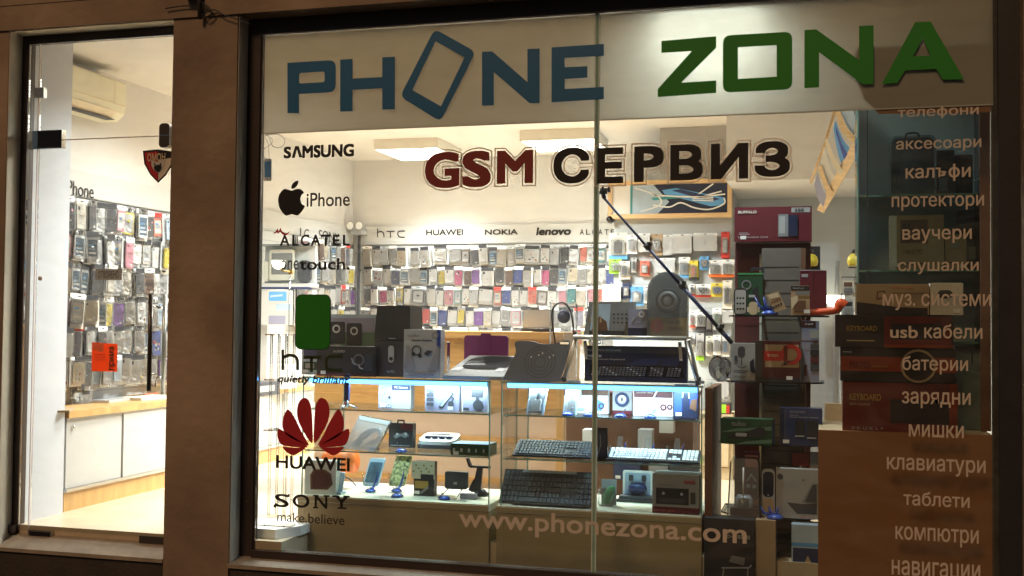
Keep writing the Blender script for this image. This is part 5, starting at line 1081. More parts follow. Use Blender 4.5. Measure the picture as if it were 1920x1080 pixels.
# keyboards
def keyboard(rect, kw, label, body, key, tilt, rows=6, split=(.66, .82), gap=.012, dark_panel=None):
    p, wd, h = place(*rect, **kw); t = thing('keyboard', label, 'keyboard', p, 0, GS); Ld = h/math.sin(tilt) if tilt > .5 else h/(math.sin(tilt)+.25)
    Ld = min(Ld, .2); T_ = lambda x, v, k: (x, v*math.cos(tilt)-k*math.sin(tilt), v*math.sin(tilt)+k*math.cos(tilt)+.004)
    b = MB(); q = [(-wd/2, 0), (wd/2, 0), (wd/2-.004, Ld), (-wd/2+.004, Ld)]
    b.hexa([T_(x, v, 0) for x, v in q], [T_(x, v, .012) for x, v in q], body); part('body', b, t)
    b = MB(); x0, x1 = -wd/2+gap, wd/2-gap; rh = (Ld-.016)/rows
    for r0 in range(rows):
        segs = [(0, split[0]-.01, 14), (split[0]+.005, split[1]-.01, 3), (split[1]+.005, 1, 4)]
        for s0, s1, nk in segs:
            kw_ = (s1-s0)*(x1-x0)/nk
            for k in range(nk):
                if r0 == 0 and nk == 14 and 4 <= k <= 8:
                    if k > 4: continue
                    w_ = kw_*5
                else: w_ = kw_
                if nk == 3 and r0 == 2: continue
                if nk == 3 and r0 == 1 and k != 1: continue
                off = kw_*.12*(r0 % 3) if nk == 14 and k not in (0, 13) else 0
                xa_ = x0+s0*(x1-x0)+k*kw_+off+.0012; xb_ = xa_+w_-.0024; va, vb = .008+r0*rh+.001, .008+(r0+1)*rh-.001
                q0 = [(xa_, va), (xb_, va), (xb_, vb), (xa_, vb)]; e = .0012; q1 = [(xa_+e, va+e), (xb_-e, va+e), (xb_-e, vb-e*2), (xa_+e, vb-e*2)]
                b.hexa([T_(x, v, .0121) for x, v in q0], [T_(x, v, .018) for x, v in q1], key)
    kk = part('keys', b, t); kk['kind'] = 'stuff'
    b = MB(); q = [(-wd*.4, Ld*.5), (wd*.4, Ld*.5), (wd*.4, Ld*.56), (-wd*.4, Ld*.56)]
    b.hexa([(x, v*math.cos(tilt), 0) for x, v in q], [T_(x, v, -.001) for x, v in q], body); part('foot', b, t)
    if dark_panel: b = MB(); b.hexa([T_(x, v, .0181) for x, v in [(-wd*.3, Ld*.90), (wd*.3, Ld*.90), (wd*.28, Ld*.98), (-wd*.28, Ld*.98)]], [T_(x, v, .0195) for x, v in [(-wd*.3, Ld*.90), (wd*.3, Ld*.90), (wd*.28, Ld*.98), (-wd*.28, Ld*.98)]], dark_panel); part('media_strip', b, t)
    return t
keyboard((961, 822, 1108, 860), B2, 'slim dark keyboard with grey keys on the lower right shelf left of the joint', 'black', 'charcoal', .5)
keyboard((1136, 840, 1312, 877), B2, 'dark keyboard with white keys on the lower shelf right of the joint', 'black', 'white', .42, rows=5)
keyboard((936, 890, 1112, 950), D_, 'large dark keyboard propped up on the deck left of the joint', 'black', 'charcoal', .95, dark_panel='silver')
carton('tablet', 'black upright tablet just right of the glass joint on the lower shelf', 'tablet', (1114, 802, 1139, 868), 'black_gloss', .012, **B2, group=GS, rnd=.006, deco=[('rr', .1, .12, .9, .9, 'navy', .03), ('s', [(.3, .2), (.5, .5), (.45, .8)], .08, 'midgrey')])
claw(1147, 812, 1170, 848, dict(z=ZB+.001, lo=.58, hi=.58), 'empty blue claw stand, leftmost of three behind the white keyed keyboard')
claw(1198, 814, 1224, 850, dict(z=ZB+.001, lo=.58, hi=.58), 'empty blue claw stand, middle of three behind the white keyed keyboard')
claw(1253, 816, 1280, 851, dict(z=ZB+.001, lo=.58, hi=.58), 'empty blue claw stand, rightmost of three behind the white keyed keyboard')
p, wd, h = place(1122, 900, 1154, 948, **D_)
t = thing('mouse_blister', 'blister with a lime green mouse on a grey card just right of the glass joint', 'mouse', p, 0, GS); b = MB().box(-wd/2+.01, .03, 0, wd/2, .033, h, 'grey'); part('card', b, t)
b = MB().lathe([(0, -.05), (.022, -.04), (.03, 0), (.024, .04), (0, .05)], 'green', n=16); b.v = [(x*.9+z*.35+.01, y*.5+.0, z+.056) for x, y, z in b.v]; part('mouse', b, t); b = MB().prism(rrect(-wd/2, 0, wd/2-.004, h*.7, .02), -.024, .029, 'blister', sm=True); part('blister', b, t)
p, wd, h = place(1166, 884, 1222, 940, **D_)
t = thing('mouse_pack', 'white pack with a dark blue mouse standing on the showcase deck', 'mouse', p, 0, GS); b = MB().prism(rrect(-wd/2, .02, wd/2, h, .01), .03, .04, 'white'); b.flat(rrect(-wd/2+.012, .03, wd/2-.012, h-.012, .008), .0285, 'paleblue'); b.box(-wd/2-.02, -.05, 0, wd/2+.01, .05, .014, 'black'); b.box(-wd/2-.01, -.03, .0145, wd/2, .03, .03, 'charcoal'); part('card', b, t)
b = MB().lathe([(0, -.02), (.03, -.014), (.044, 0), (.046, .014), (.03, .026)], 'navy2', n=20, axis='y'); b.v = [(x*1.15, y+.006, z*.72+h*.42) for x, y, z in b.v]; part('mouse', b, t)
b = MB()
for s_ in (-1, 1): b.prism(rrect(s_*.035-.012, h*.66, s_*.035+.012, h*.86, .006), .018, .028, 'charcoal', sm=True)
part('receiver', b, t)
carton('amplifier_box', 'grey carton with a dark amplifier picture and red foot, right end of the deck', 'box', (1223, 891, 1311, 965), 'grey', .16, **D_, group=GS, deco=[('r', 0, 0, 1, .17, 'maroon_box'), ('r', .08, .24, .78, .66, 'black'), ('c', .24, .52, .04, 'silver'), ('c', .63, .52, .04, 'silver'), ('r', .16, .28, .7, .40, 'charcoal'), ('r', .82, .28, .92, .58, 'charcoal'), ('t', 'CAR AMPLIFIER', .1, .72, .52, .77, 'midgrey'), ('t', 'POWER', .68, .8, .92, .88, 'red', .06), ('t', 'car audio system', .06, .06, .5, .11, 'coral')])
# lower area: things seen behind the right showcase
b = MB(); Yk = 1.35; a, c = at(1062, 726, Yk), at(1300, 726, Yk); b.box(a.x, Yk, 0, c.x, Yk+.4, .72, 'brown'); b.box(a.x-.01, Yk-.02, .72, c.x+.01, Yk+.42, .745, 'maroon'); b.box(a.x+.05, Yk-.01, .36, c.x-.05, Yk-.0005, .39, 'oak')
tag(b.build('work_table'), 'dark maroon back table behind the right showcase', 'table')
for k, (r_, m, lab) in enumerate((((1092, 806, 1128, 842), 'white', 'white carton on the floor rack behind the glass joint'), ((1196, 806, 1222, 850), 'silver', 'pale grey carton behind the middle empty claw stand'), ((1236, 790, 1262, 812), 'offwhite', 'small white carton high behind the rightmost empty claw stand'), ((1150, 866, 1200, 900), 'navy2', 'dark blue carton low behind the dark blue mouse pack'), ((1254, 862, 1310, 892), 'charcoal', 'dark carton low behind the amplifier carton'), ((1216, 868, 1252, 892), 'grey', 'grey carton low between two dark cartons behind the showcase'))):
    carton('carton', lab, 'box', r_, m, .1, Y=1.16+.02*k, group='cartons behind the right showcase')
# ---------------------------------------------------------------- tiered stand at the right
Yc = .62; xc0, xc1 = at(1428, 600, Yc).x, at(1502, 600, Yc).x; xm0, xm1 = at(1378, 600, .80).x, at(1520, 600, .80).x
t = thing('display_stand', 'dark tiered display stand with curved glass shelves and a maroon back board', 'display stand', ((xc0+xc1)/2, Yc, 0)); ox = t.location.x
b = MB().box(xc0-ox, 0, 0, xc1-ox, .05, 1.56, 'stand_slat')
z = .03
while z < 1.5:
    b.box(xc0-ox+.008, -.0012, z, xc1-ox-.012, .0, z+.004, 'black'); z += .068
b.box(xc1-ox, .0, 0, xc1-ox+.022, .055, 1.559, 'brown'); part('slatted_column', b, t)
b = MB().box(xm0-ox, .18, 0, xm1-ox, .20, 1.60, 'maroon'); b.box(at(1424, 600, .8).x-ox, .175, 0, at(1430, 600, .8).x-ox, .1795, 1.54, 'offwhite'); part('back_board', b, t)
SZ = []
for px0, px1, py, Yf in ((1364, 1556, 591, .50), (1358, 1546, 716, .48), (1348, 1548, 833, .46), (1352, 1560, 968, .44)):
    z = at((px0+px1)/2, py, Yf).z; SZ.append(z); xa, xb = at(px0, py, .54).x-ox, at(px1, py, .54).x-ox; wx = (xb-xa)/2; cx = (xa+xb)/2
    pts = [(cx+wx*math.cos(a), (Yf+.10-Yc)+(-.13)*math.sin(a)) for a in [math.pi*k/20 for k in range(21)]]+[(cx-wx, .16), (cx+wx, .16)]
    b = MB().vprism(pts, z-.008, z, 'shelf_glass', 'black_gloss'); s_ = part('shelf', b, t)
    for xx in (xc0-ox+.01, xc1-ox-.01): q = MB().box(xx-.006, -.05, z-.022, xx+.006, .0, z-.0082, 'black'); part('bracket', q, s_)
b = MB().vprism(circ(0, .06, .24, 28), 0, .02, 'black'); part('foot', b, t)
GD = 'goods on the tiered display stand'
def st(i, lo=.40, hi=.58): return dict(z=SZ[i]+.001, lo=lo, hi=hi)
carton('hard_drive_box', 'large maroon carton marked 250 on top of the tiered stand', 'box', (1377, 388, 1522, 476), 'maroon_box', .12, z=1.6015, lo=.69, hi=.69, group=GD, deco=[('r', .74, .83, .98, .97, 'grey'), ('t', '250', .78, .855, .90, .94, 'black', .03), ('t', 'BUFFALO', .05, .82, .29, .90, 'offwhite', .05), ('t', 'LinkStation Live', .05, .10, .44, .155, 'silver'), ('r', .57, .13, .70, .78, 'midgrey'), ('r', .585, .22, .66, .72, 'grey'), ('r', .70, .14, .82, .75, 'navy'), ('r', .06, .2, .2, .215, 'silver'), ('r', .06, .24, .18, .25, 'silver')])
carton('remote_pack', 'black rimmed white pack of small plugs, left end of the top stand shelf', 'accessory pack', (1376, 540, 1401, 590), 'black', .03, **st(0), group=GD, rnd=.02, deco=[('rr', .1, .04, .9, .93, 'silver', .14)]+[('c', .28+.22*(k % 3), .22+.2*(k//3), .08, 'black') for k in range(9)])
carton('green_pack', 'dark green blister box with a carry handle on the top stand shelf', 'box', (1383, 512, 1430, 590), 'dkgreen', .06, z=SZ[0]+.001, lo=.60, hi=.60, group=GD, deco=[('s', [(.55, 1.0), (.58, 1.1), (.98, 1.1), (1, 1.0)], .12, 'black'), ('r', 0, .96, 1, 1, 'green'), ('o', .35, .72, .2, .14, 'midgrey'), ('p', [(.5, .2), (.9, .3), (.8, .7), (.6, .6)], 'black'), ('r', .45, .42, .7, .48, 'silver')])
p, wd, h = place(1402, 566, 1423, 590, **st(0)); t = thing('mini_speaker', 'small cream domed gadget with side knobs on the top stand shelf', 'gadget', p, 0, GD); b = MB().prism(rrect(-wd*.38, .0, wd*.38, h, wd*.3), -.02, .02, 'cream', sm=True); part('body', b, t)
for s_ in (-1, 1): b = MB().prism(rrect(s_*wd*.46-.005, h*.2, s_*wd*.46+.005, h*.6, .004), -.01, .01, 'offwhite', sm=True); part('knob', b, t)
def blue_claw(px0, py0, px1, py1, kw, lab):
    p, wd, h = place(px0, py0, px1, py1, **kw); t = thing('claw_stand', lab, 'phone stand', p, 0, GD)
    b = MB().lathe([(0, 0), (.04, 0), (.042, .01), (.022, .022), (0, .024)], 'blue', n=18); part('foot', b, t)
    for a in (-1, 0, 1): b = MB().tube([(0, 0, .02), (a*.03-.02, -.006, h*.4), (a*.045-.03, .0, h)], [.010, .009, .004], 'blue_acrylic', 6); part('finger', b, t)
blue_claw(1425, 556, 1462, 590, dict(z=SZ[0]+.001, lo=.45, hi=.45), 'dark blue claw stand below the tilted beige pack on the top stand shelf')
p, wd, h = place(1436, 540, 1482, 588, z=SZ[0]+.03, lo=.42, hi=.42); b = MB().prism([(-wd*.5, h*.28), (-wd*.02, h*1.0), (wd*.5, h*.3), (-wd*.0, -h*.02)] if 0 else [(-wd*.5, h*.85), (-.0, h*1.02), (wd*.34, h*.2), (-wd*.12, h*.0)], 0, .012, 'tan'); b.flat([(-wd*.42, h*.82), (-wd*.02, h*.95), (wd*.05, h*.75), (-wd*.33, h*.62)], -.0012, 'cream')
for k in range(4): b.flat(circ(-wd*.18+.012*k, h*.25+.006*k, .006, 8), -.0012, 'black'); b.flat(circ(-wd*.24+.012*k, h*.48+.006*k, .006, 8), -.0012, 'brown')
o = tag(b.build('tilted_pack', None, p), 'tilted beige pack of four black buds leaning on the blue claw stand', 'accessory pack', GD); o.location.z = SZ[0]+.012
carton('beige_pack', 'beige card pack with a dark header beside the tilted beige pack', 'accessory pack', (1483, 536, 1518, 592), 'tan', .02, z=SZ[0]+.001, lo=.43, hi=.43, group=GD, deco=[('r', 0, .84, 1, 1, 'black'), ('t', 'Stylus', .1, .88, .7, .95, 'silver'), ('r', .25, .7, 1, .82, 'midgrey'), ('r', .2, .12, .8, .5, 'brown'), ('p', [(.05, .2), (.4, .5), (.35, .66), (0, .6)], 'cream')])
carton('maroon_case', 'glossy dark red book style case standing at the right of the top stand shelf', 'case', (1500, 506, 1550, 585), 'maroon_box', .04, z=SZ[0]+.001, lo=.60, hi=.60, group=GD, rnd=.01, deco=[('r', .06, .84, .3, .91, 'grey'), ('r', .46, .05, .5, .97, 'maroon'), ('r', .0, .985, 1, 1.0, 'silver')])
a, c = at(1519, 584, .46), at(1583, 572, .46); b = MB(); pts = smooth([(a.x, a.z-.005), (a.x+.08, a.z), (a.x+.13, a.z+.012), (c.x-.02, c.z+.012), (c.x+.004, c.z-.005)], False)
b.tube([(x, .46, z) for x, z in pts], [.017+.009*(i/len(pts)) for i in range(len(pts))], 'handset_orange', 12); b.v = [(x-a.x, y-.46, z-SZ[0]) for x, y, z in b.v]
o = tag(b.build('handset', None, (a.x, .46, SZ[0])), 'shiny orange telephone handset jutting past the right end of the top stand shelf', 'handset', GD)
carton('microphone_box', 'grey white carton with a studio microphone print on the second stand shelf', 'box', (1371, 644, 1416, 712), 'grey', .08, **st(1), group=GD, deco=[('rr', .28, .62, .58, .92, 'charcoal', .12), ('r', .42, .4, .45, .62, 'black'), ('s', [(.25, .38), (.45, .33), (.65, .38)], .03, 'charcoal'), ('rr', .14, .52, .26, .66, 'charcoal', .04), ('r', .1, .24, .7, .26, 'black'), ('r', .1, .2, .6, .215, 'black'), ('r', .1, .06, .62, .12, 'midgrey'), ('p', [(.78, .5), (.95, .6), (.98, .2), (.8, .26)], 'navy')])
carton('headphones_box', 'dark red carton with red headphones on a cream panel on the second stand shelf', 'box', (1416, 640, 1500, 716), 'maroon', .1, **st(1), group=GD, deco=[('r', 0, .0, .16, 1, 'charcoal'), ('r', .22, .36, .98, .92, 'tan'), ('r', .2, .52, .6, .76, 'red'), ('t', 'STEREO', .28, .62, .52, .68, 'cream', .03), ('o', .8, .68, .25, .15, 'red'), ('r', .64, .42, .72, .9, 'kb_red'), ('p', [(.55, .4), (.7, .45), (.9, .56), (.7, .5)], 'black'), ('r', .0, .0, 1, .1, 'black')])
carton('cable_pack', 'tall pinkish pack with four dark squares and a maroon header on the second stand shelf', 'accessory pack', (1503, 602, 1536, 716), 'lilacgrey', .03, **st(1), group=GD, deco=[('r', 0, .9, .8, 1, 'maroon'), ('t', 'hi speed', .2, .93, .65, .97, 'white', .03), ('r', .5, .18, 1, .3, 'charcoal'), ('r', .5, .31, 1, .42, 'maroon'), ('r', .5, .43, 1, .53, 'black'), ('r', .5, .54, 1, .62, 'charcoal'), ('r', .15, .1, .3, .28, 'maroon'), ('r', .0, .66, .96, .68, 'maroon'), ('r', .45, .72, 1, .86, 'grey')])
carton('green_gadget_box', 'long dark green carton with a black gadget print on the third stand shelf', 'box', (1350, 786, 1448, 828), 'dkgreen', .1, z=SZ[2]+.001, lo=.38, hi=.38, group=GD, rz=-.1, deco=[('p', [(0, .45), (.3, .62), (1, .75), (1, .6), (.3, .5)], 'seagreen'), ('p', [(.12, .3), (.5, .5), (.75, .72), (.86, .68), (.88, .36), (.6, .28), (.2, .2)], 'black'), ('rr', .3, .32, .52, .46, 'grey', .05), ('t', 'tuku', .22, .72, .5, .92, 'midgrey', .04), ('p', [(.3, 0), (1, .1), (1, .26), (.5, .14)], 'seagreen')])
carton('pc_speaker_box', 'dark blue carton with two black speakers on the third stand shelf', 'box', (1462, 766, 1542, 832), 'navy2', .1, z=SZ[2]+.001, lo=.43, hi=.43, group=GD, deco=[('r', 0, 0, .12, 1, 'navy'), ('r', .12, .02, .128, .98, 'midgrey'), ('r', .36, .32, .58, .7, 'black'), ('r', .64, .28, .88, .68, 'black'), ('t', 'stereo', .24, .8, .44, .84, 'grey'), ('t', 'Active Speaker System', .24, .74, .92, .79, 'silver'), ('r', .36, .24, .58, .28, 'grey'), ('r', .64, .2, .86, .24, 'grey'), ('t', 'SPEAKERS', .24, .88, .6, .94, 'lilacgrey')])
p, wd, h = place(1365, 866, 1425, 958, z=SZ[3]+.001, lo=.40, hi=.40); h = at(1395, 858, p.y).z-p.z
t = thing('cup_blister', 'clear tapered blister over a dark red base, left end of the lowest stand shelf', 'blister', p, 0, GD); b = MB().prism([(-wd*.42, .004), (wd*.42, .004), (wd*.42, h*.14), (-wd*.42, h*.14)], -.03, .03, 'maroon_box'); b.lathe([(.045, h*.14), (.045, h*.3), (.03, h*.36), (0, h*.36)], 'silver', n=20); part('base', b, t)
b = MB().prism([(-wd/2, 0), (wd/2, 0), (wd*.47, h*.93), (wd*.4, h), (-wd*.34, h), (-wd*.42, h*.93)], -.05, .05, 'blister', sm=False); b.tube([(0, -.052, h*.3), (0, -.052, h*.85)], .004, 'white', 6); part('cover', b, t)
carton('red_pack', 'red pack with silver figures behind the clear tapered blister', 'accessory pack', (1394, 848, 1424, 900), 'maroon_box', .03, z=SZ[3]+.001, lo=.56, hi=.56, group=GD, deco=[('s', [(.2, .5), (.5, .62), (.8, .5)], .1, 'silver'), ('c', .3, .42, .14, 'silver'), ('c', .68, .42, .14, 'silver'), ('r', .1, .75, .9, .95, 'coral'), ('r', .1, .1, .9, .2, 'coral')])
bpy.data.objects['red_pack'].scale.z = 1
carton('mouse', 'silver rimmed upright mouse with a dark oval front on the lowest stand shelf', 'mouse', (1428, 880, 1453, 956), 'silver', .03, z=SZ[3]+.001, lo=.40, hi=.40, group=GD, rnd=.022, deco=[('rr', .1, .42, .9, .95, 'navy', .3), ('c', .5, .46, .06, 'silver'), ('rr', .1, .05, .9, .38, 'tan', .2)])
carton('laptop_box', 'grey carton with an open dark laptop print on the lowest stand shelf', 'box', (1455, 880, 1534, 966), 'grey', .06, z=SZ[3]+.001, lo=.40, hi=.40, group=GD, deco=[('p', [(.26, .32), (.62, .30), (.97, .32), (.97, .1), (.5, .1)], 'charcoal'), ('p', [(.62, .33), (.86, .72), (.99, .72), (.97, .33)], 'midgrey'), ('c', .1, .84, .07, 'charcoal'), ('t', 'tablet cover', .55, .02, .92, .05, 'coral'), ('r', .62, .78, .68, .8, 'black'), ('p', [(.7, .36), (.88, .7), (.96, .7), (.96, .36)], 'charcoal')])
bpy.data.objects['laptop_box'].data.transform(Matrix.Scale(1.0, 4))
carton('orange_tag', 'bright red price board standing behind the grey laptop carton', 'tag', (1485, 850, 1517, 873), 'red', .004, Y=.58, group=GD); o = bpy.data.objects['orange_tag']; q = o.location.z-SZ[3]-.001; b = MB().box(-.004, .001, -q, .004, .004, 0, 'white'); part('stick', b, o)
carton('white_tag', 'white card beside the red price board behind the grey laptop carton', 'tag', (1519, 848, 1535, 880), 'white', .004, Y=.585, group=GD); o = bpy.data.objects['white_tag']; q = o.location.z-SZ[3]-.001; b = MB().box(-.004, .001, -q, .004, .004, 0, 'white'); part('stick', b, o)
blue_claw(1440, 950, 1466, 964, dict(z=SZ[3]+.001, lo=.36, hi=.36), 'dark blue claw stand by the silver mouse on the lowest stand shelf')
# on the floor below
carton('folding_table_box', 'tall black carton with a pale table drawing on the floor by the window', 'box', (1320, 974, 1414, 1150), 'black', .12, Y=.27, deco=[('t', 'E-Table', .45, .80, .92, .86, 'grey', .03), ('s', [(.35, .48), (.9, .5), (.95, .53)], .03, 'silver'), ('p', [(.5, .55), (.8, .52), (.82, .6), (.56, .62)], 'midgrey'), ('s', [(.4, .48), (.34, .2)], .025, 'grey'), ('s', [(.88, .5), (.86, .2)], .025, 'grey')])
o = bpy.data.objects['folding_table_box']; o.scale.z = 1; 
carton('tan_carton', 'plain tan carton edge between the black table carton and the stand column', 'box', (1416, 976, 1454, 1150), 'tan', .12, Y=.30)
carton('blue_carton', 'pale blue carton with a window showing a beige bottle, below the lowest stand shelf', 'box', (1484, 985, 1540, 1150), 'paleblue', .12, Y=.34, deco=[('r', .05, .1, .95, .74, 'navy2'), ('p', [(.3, .2), (.75, .2), (.7, .55), (.55, .66), (.4, .55)], 'tan'), ('r', 0, .76, 1, .80, 'skyblue')])
for n in ('folding_table_box', 'tan_carton', 'blue_carton'):     # cut to stand on the floor
    o = bpy.data.objects[n]; zt_ = o.location.z+max(v.co.z for v in o.data.vertices)
    for v in o.data.vertices: v.co.z = max(v.co.z, -o.location.z-.149)
    for v in o.data.vertices: v.co.z += o.location.z
    o.location.z = 0

# ---------------------------------------------------------------- brown board, keyboard cartons, glass cabinet
ptl, ptr = at(1534, 806, .10), at(1862, 812, .10); zk = ptl.z
t = thing('low_cabinet', 'low cabinet with a plain brown front board at the right end of the window', 'cabinet', ((ptl.x+.752)/2, .10, 0)); ox = t.location.x
b = MB().box(ptl.x-ox, 0, -.149, .752-ox, .018, zk, 'brown_board'); part('front_board', b, t)
b = MB().box(ptl.x-ox+.002, .0185, 0, .752-ox, .6, zk-.003, 'beech_panel'); part('carcass', b, t)
GK = 'keyboard cartons stacked on the low cabinet'
KD = [('t', 'KEYBOARD', .08, .62, .38, .74, 'gold', .02)]
z0 = zk-.001
z3, z2, z1 = at(1680, 716, .14).z, at(1680, 652, .14).z, at(1680, 590, .14).z
def kbox(px0, px1, za, zb, lab, m, deco, Y):
    xa_, xb_ = at(px0, 690, Y).x, at(px1, 690, Y).x; b = MB(); wd, h = xb_-xa_, zb-za
    b.box(-wd/2, 0, 0, wd/2, .17, h-.002, m); decorate(b, wd, h-.002, deco); return tag(b.build('keyboard_carton', None, ((xa_+xb_)/2, Y, za)), lab, 'box', GK)
kbox(1580, 1795, z0+.001, z3, 'dark red keyboard carton, lowest of the stack on the low cabinet', 'kb_red', [('r', .42, .18, .93, .66, 'kb_black'), ('r', .93, 0, 1, 1, 'kb_orange'), ('t', 'KEYBOARD', .06, .62, .34, .76, 'gold', .03), ('t', 'slim model', .06, .52, .24, .58, 'tan'), ('t', '0 K U K L F', .08, .03, .36, .09, 'grey')], .125)
kbox(1576, 1792, z3+.001, z2, 'black carton with an orange band and pale ring, middle of the keyboard stack', 'kb_black', [('r', 0, .30, 1, .74, 'kb_orange'), ('t', 'MAYO', .08, .38, .26, .6, 'kb_red', .05), ('r', .02, .86, .1, .88, 'silver'), ('c', .68, .48, .42, 'kb_black'), ('o', .68, .48, .50, .43, 'tan'), ('t', 'classic', .28, .42, .42, .5, 'gold')], .118)
kbox(1566, 1788, z2+.001, z1, 'dark red carton with a black keyboard print, uppermost of the keyboard stack', 'kb_black', [('r', .42, .04, .98, .96, 'kb_red'), ('r', .48, .26, .9, .74, 'kb_black'), ('c', .86, .5, .24, 'kb_black'), ('t', 'KEYBOARD', .1, .5, .36, .66, 'gold', .02), ('r', .1, .18, .34, .22, 'tan'), ('r', .42, 0, 1, .1, 'kb_orange')], .112)
carton('mouse_carton', 'white and orange carton lying on the keyboard stack', 'box', (1605, 533, 1742, 590), 'tan', .14, z=z1+.001, lo=.16, hi=.16, group=GK, deco=[('p', [(0, 0), (.98, 0), (.98, .22), (.6, .24), (.0, .42)], 'kb_black'), ('p', [(.28, .5), (.4, .54), (.4, .8), (.29, .76)], 'brown'), ('p', [(.3, .54), (.38, .57), (.38, .75), (.31, .72)], 'tan'), ('t', 'wireless mouse', .5, .86, .78, .93, 'orange'), ('r', .5, .7, .96, .72, 'brown'), ('r', -.01, 0, .005, 1, 'white')])
carton('webcam_carton', 'white carton with a dark oval print right of the white and orange carton', 'box', (1744, 531, 1806, 590), 'offwhite', .12, z=z1+.001, lo=.18, hi=.18, group=GK, deco=[('rr', .22, .52, .68, .78, 'charcoal', .14), ('rr', .3, .56, .6, .68, 'black', .08)])
# glass cabinet
Yg0, Yg1 = .34, .74; xl, xr = at(1607, 400, Yg0).x, at(1856, 400, Yg0).x; zt, zlo = at(1700, 203, Yg0).z, zk
t = thing('glass_cabinet', 'tall dim glass cabinet with mirrored back at the right end of the window', 'cabinet', ((xl+xr)/2, Yg0, zlo)); wx = (xr-xl)/2; H = 2.47-zlo
b = MB()
b.box(wx-.045, -.02, 0, wx, .0, H, 'brown'); b.box(wx-.02, .0005, 0, wx, .4, H, 'charcoal'); part('side_frame', b, t)
b = MB().box(-wx+.001, .38, 0, wx-.021, .4, H, 'slat_grey'); part('back_panel', b, t)
b = MB().box(-wx+.05, -.004, .002, wx-.05, .003, H-.002, 'cab_glass'); b.box(-wx+.046, -.005, .002, -wx+.0495, .004, H-.002, 'black'); part('front_glass', b, t)
b = MB().box(-wx, .01, .002, -wx+.006, .378, H-.002, 'cab_glass'); b.box(-wx-.001, .004, .002, -wx+.007, .0095, H-.002, 'glass_edge'); part('side_glass', b, t)
b = MB(); gx = lambda px, py: (at(px, py, .02).x-t.location.x, at(px, py, .02).z-zlo); b.prism([gx(1598, 112), gx(1603, 90), gx(1858, 84), gx(1858, 210), gx(1648, 214), gx(1616, 185), gx(1603, 150)], .016-Yg0, .022-Yg0, 'brown_board'); part('cover_board', b, t)
b = MB().box(-wx-.02, -.10, H, wx, .4, H+.02, 'brown_board'); b.box(-wx-.02, -.10, H+.0205, wx, -.08, H+.16, 'brown_board'); part('top_board', b, t)
GZ = []
for py in (366, 507, 640): z = at(1720, py, .4).z-zlo; GZ.append(z+zlo); b = MB().box(-wx+.008, .02, z-.008, wx-.022, .376, z, 'cab_glass'); b.box(-wx+.008, .016, z-.0085, wx-.05, .0195, z+.0005, 'glass_edge'); part('shelf', b, t)
GC = 'goods in the dim glass cabinet'
p, wd, h = place(1671, 258, 1752, 360, z=GZ[0]+.001, lo=.42, hi=.42); t = thing('laptop_bag', 'black padded bag wrapped in shiny plastic on the top cabinet shelf', 'bag', p, 0, GC); b = MB().prism(rrect(-wd/2, 0, wd/2, h, .03), 0, .07, 'black', sm=True); b.prism(rrect(-wd*.38, h*.1, wd*.38, h*.55, .02), -.02, -.0005, 'black', sm=True); part('body', b, t)
b = MB().prism(rrect(-wd/2-.006, 0, wd/2+.006, h+.006, .03), -.03, .075, 'blister', sm=True); part('plastic_wrap', b, t); b = MB().tube([(x, .03, z) for x, z in smooth([(-.03, h), (-.025, h+.025), (.025, h+.025), (.03, h)], False)], .005, 'black', 6); part('handle', b, t)
carton('grey_pack', 'dull grey pack right of the black wrapped bag', 'box', (1757, 282, 1790, 360), 'midgrey', .05, z=GZ[0]+.001, lo=.46, hi=.46, group=GC, deco=[('r', .1, .6, .9, .9, 'grey'), ('r', .1, .1, .6, .4, 'silver')])
carton('dark_case', 'dark upright case at the right of the top cabinet shelf', 'case', (1790, 290, 1824, 358), 'black', .05, z=GZ[0]+.001, lo=.46, hi=.46, group=GC, rnd=.008, deco=[('r', .2, .85, .8, .88, 'midgrey'), ('r', .2, .2, .25, .7, 'charcoal')])
carton('tablet_box', 'brown carton with white left edge on the second cabinet shelf', 'box', (1668, 404, 1770, 497), 'tan', .06, z=GZ[1]+.001, lo=.42, hi=.42, group=GC, deco=[('r', 0, 0, .13, 1, 'white'), ('r', .2, .5, .7, .92, 'brown'), ('r', .24, .74, .3, .86, 'black'), ('r', .34, .76, .38, .86, 'black'), ('r', .22, .12, .6, .14, 'brown'), ('t', 'TABLET PC', .24, .3, .6, .38, 'brown')])
carton('small_box', 'beige carton with a small silver oval right of the brown tablet carton', 'box', (1772, 440, 1812, 497), 'tan', .06, z=GZ[1]+.001, lo=.43, hi=.43, group=GC, deco=[('rr', .2, .62, .7, .8, 'grey', .1), ('r', .1, .2, .8, .24, 'brown')])
carton('black_pack', 'dark pack at the right end of the second cabinet shelf', 'box', (1794, 394, 1838, 495), 'kb_black', .04, z=GZ[1]+.001, lo=.52, hi=.52, group=GC, deco=[('r', .1, .7, .9, .9, 'charcoal'), ('r', .2, .2, .8, .4, 'midgrey')])
carton('steel_pack', 'grey green pack with a dark strip in the lower right of the glass cabinet', 'box', (1790, 648, 1842, 730), 'grey', .05, Y=.42, group=GC, deco=[('r', 0, .9, 1, 1, 'black'), ('r', .6, .6, .66, .9, 'black'), ('p', [(0, .5), (1, .3), (1, .36), (0, .56)], 'silver')])
o = bpy.data.objects['steel_pack']; q = o.location.z; 
for v in o.data.vertices:
    if v.co.z < .001: v.co.z -= q-zk-.001
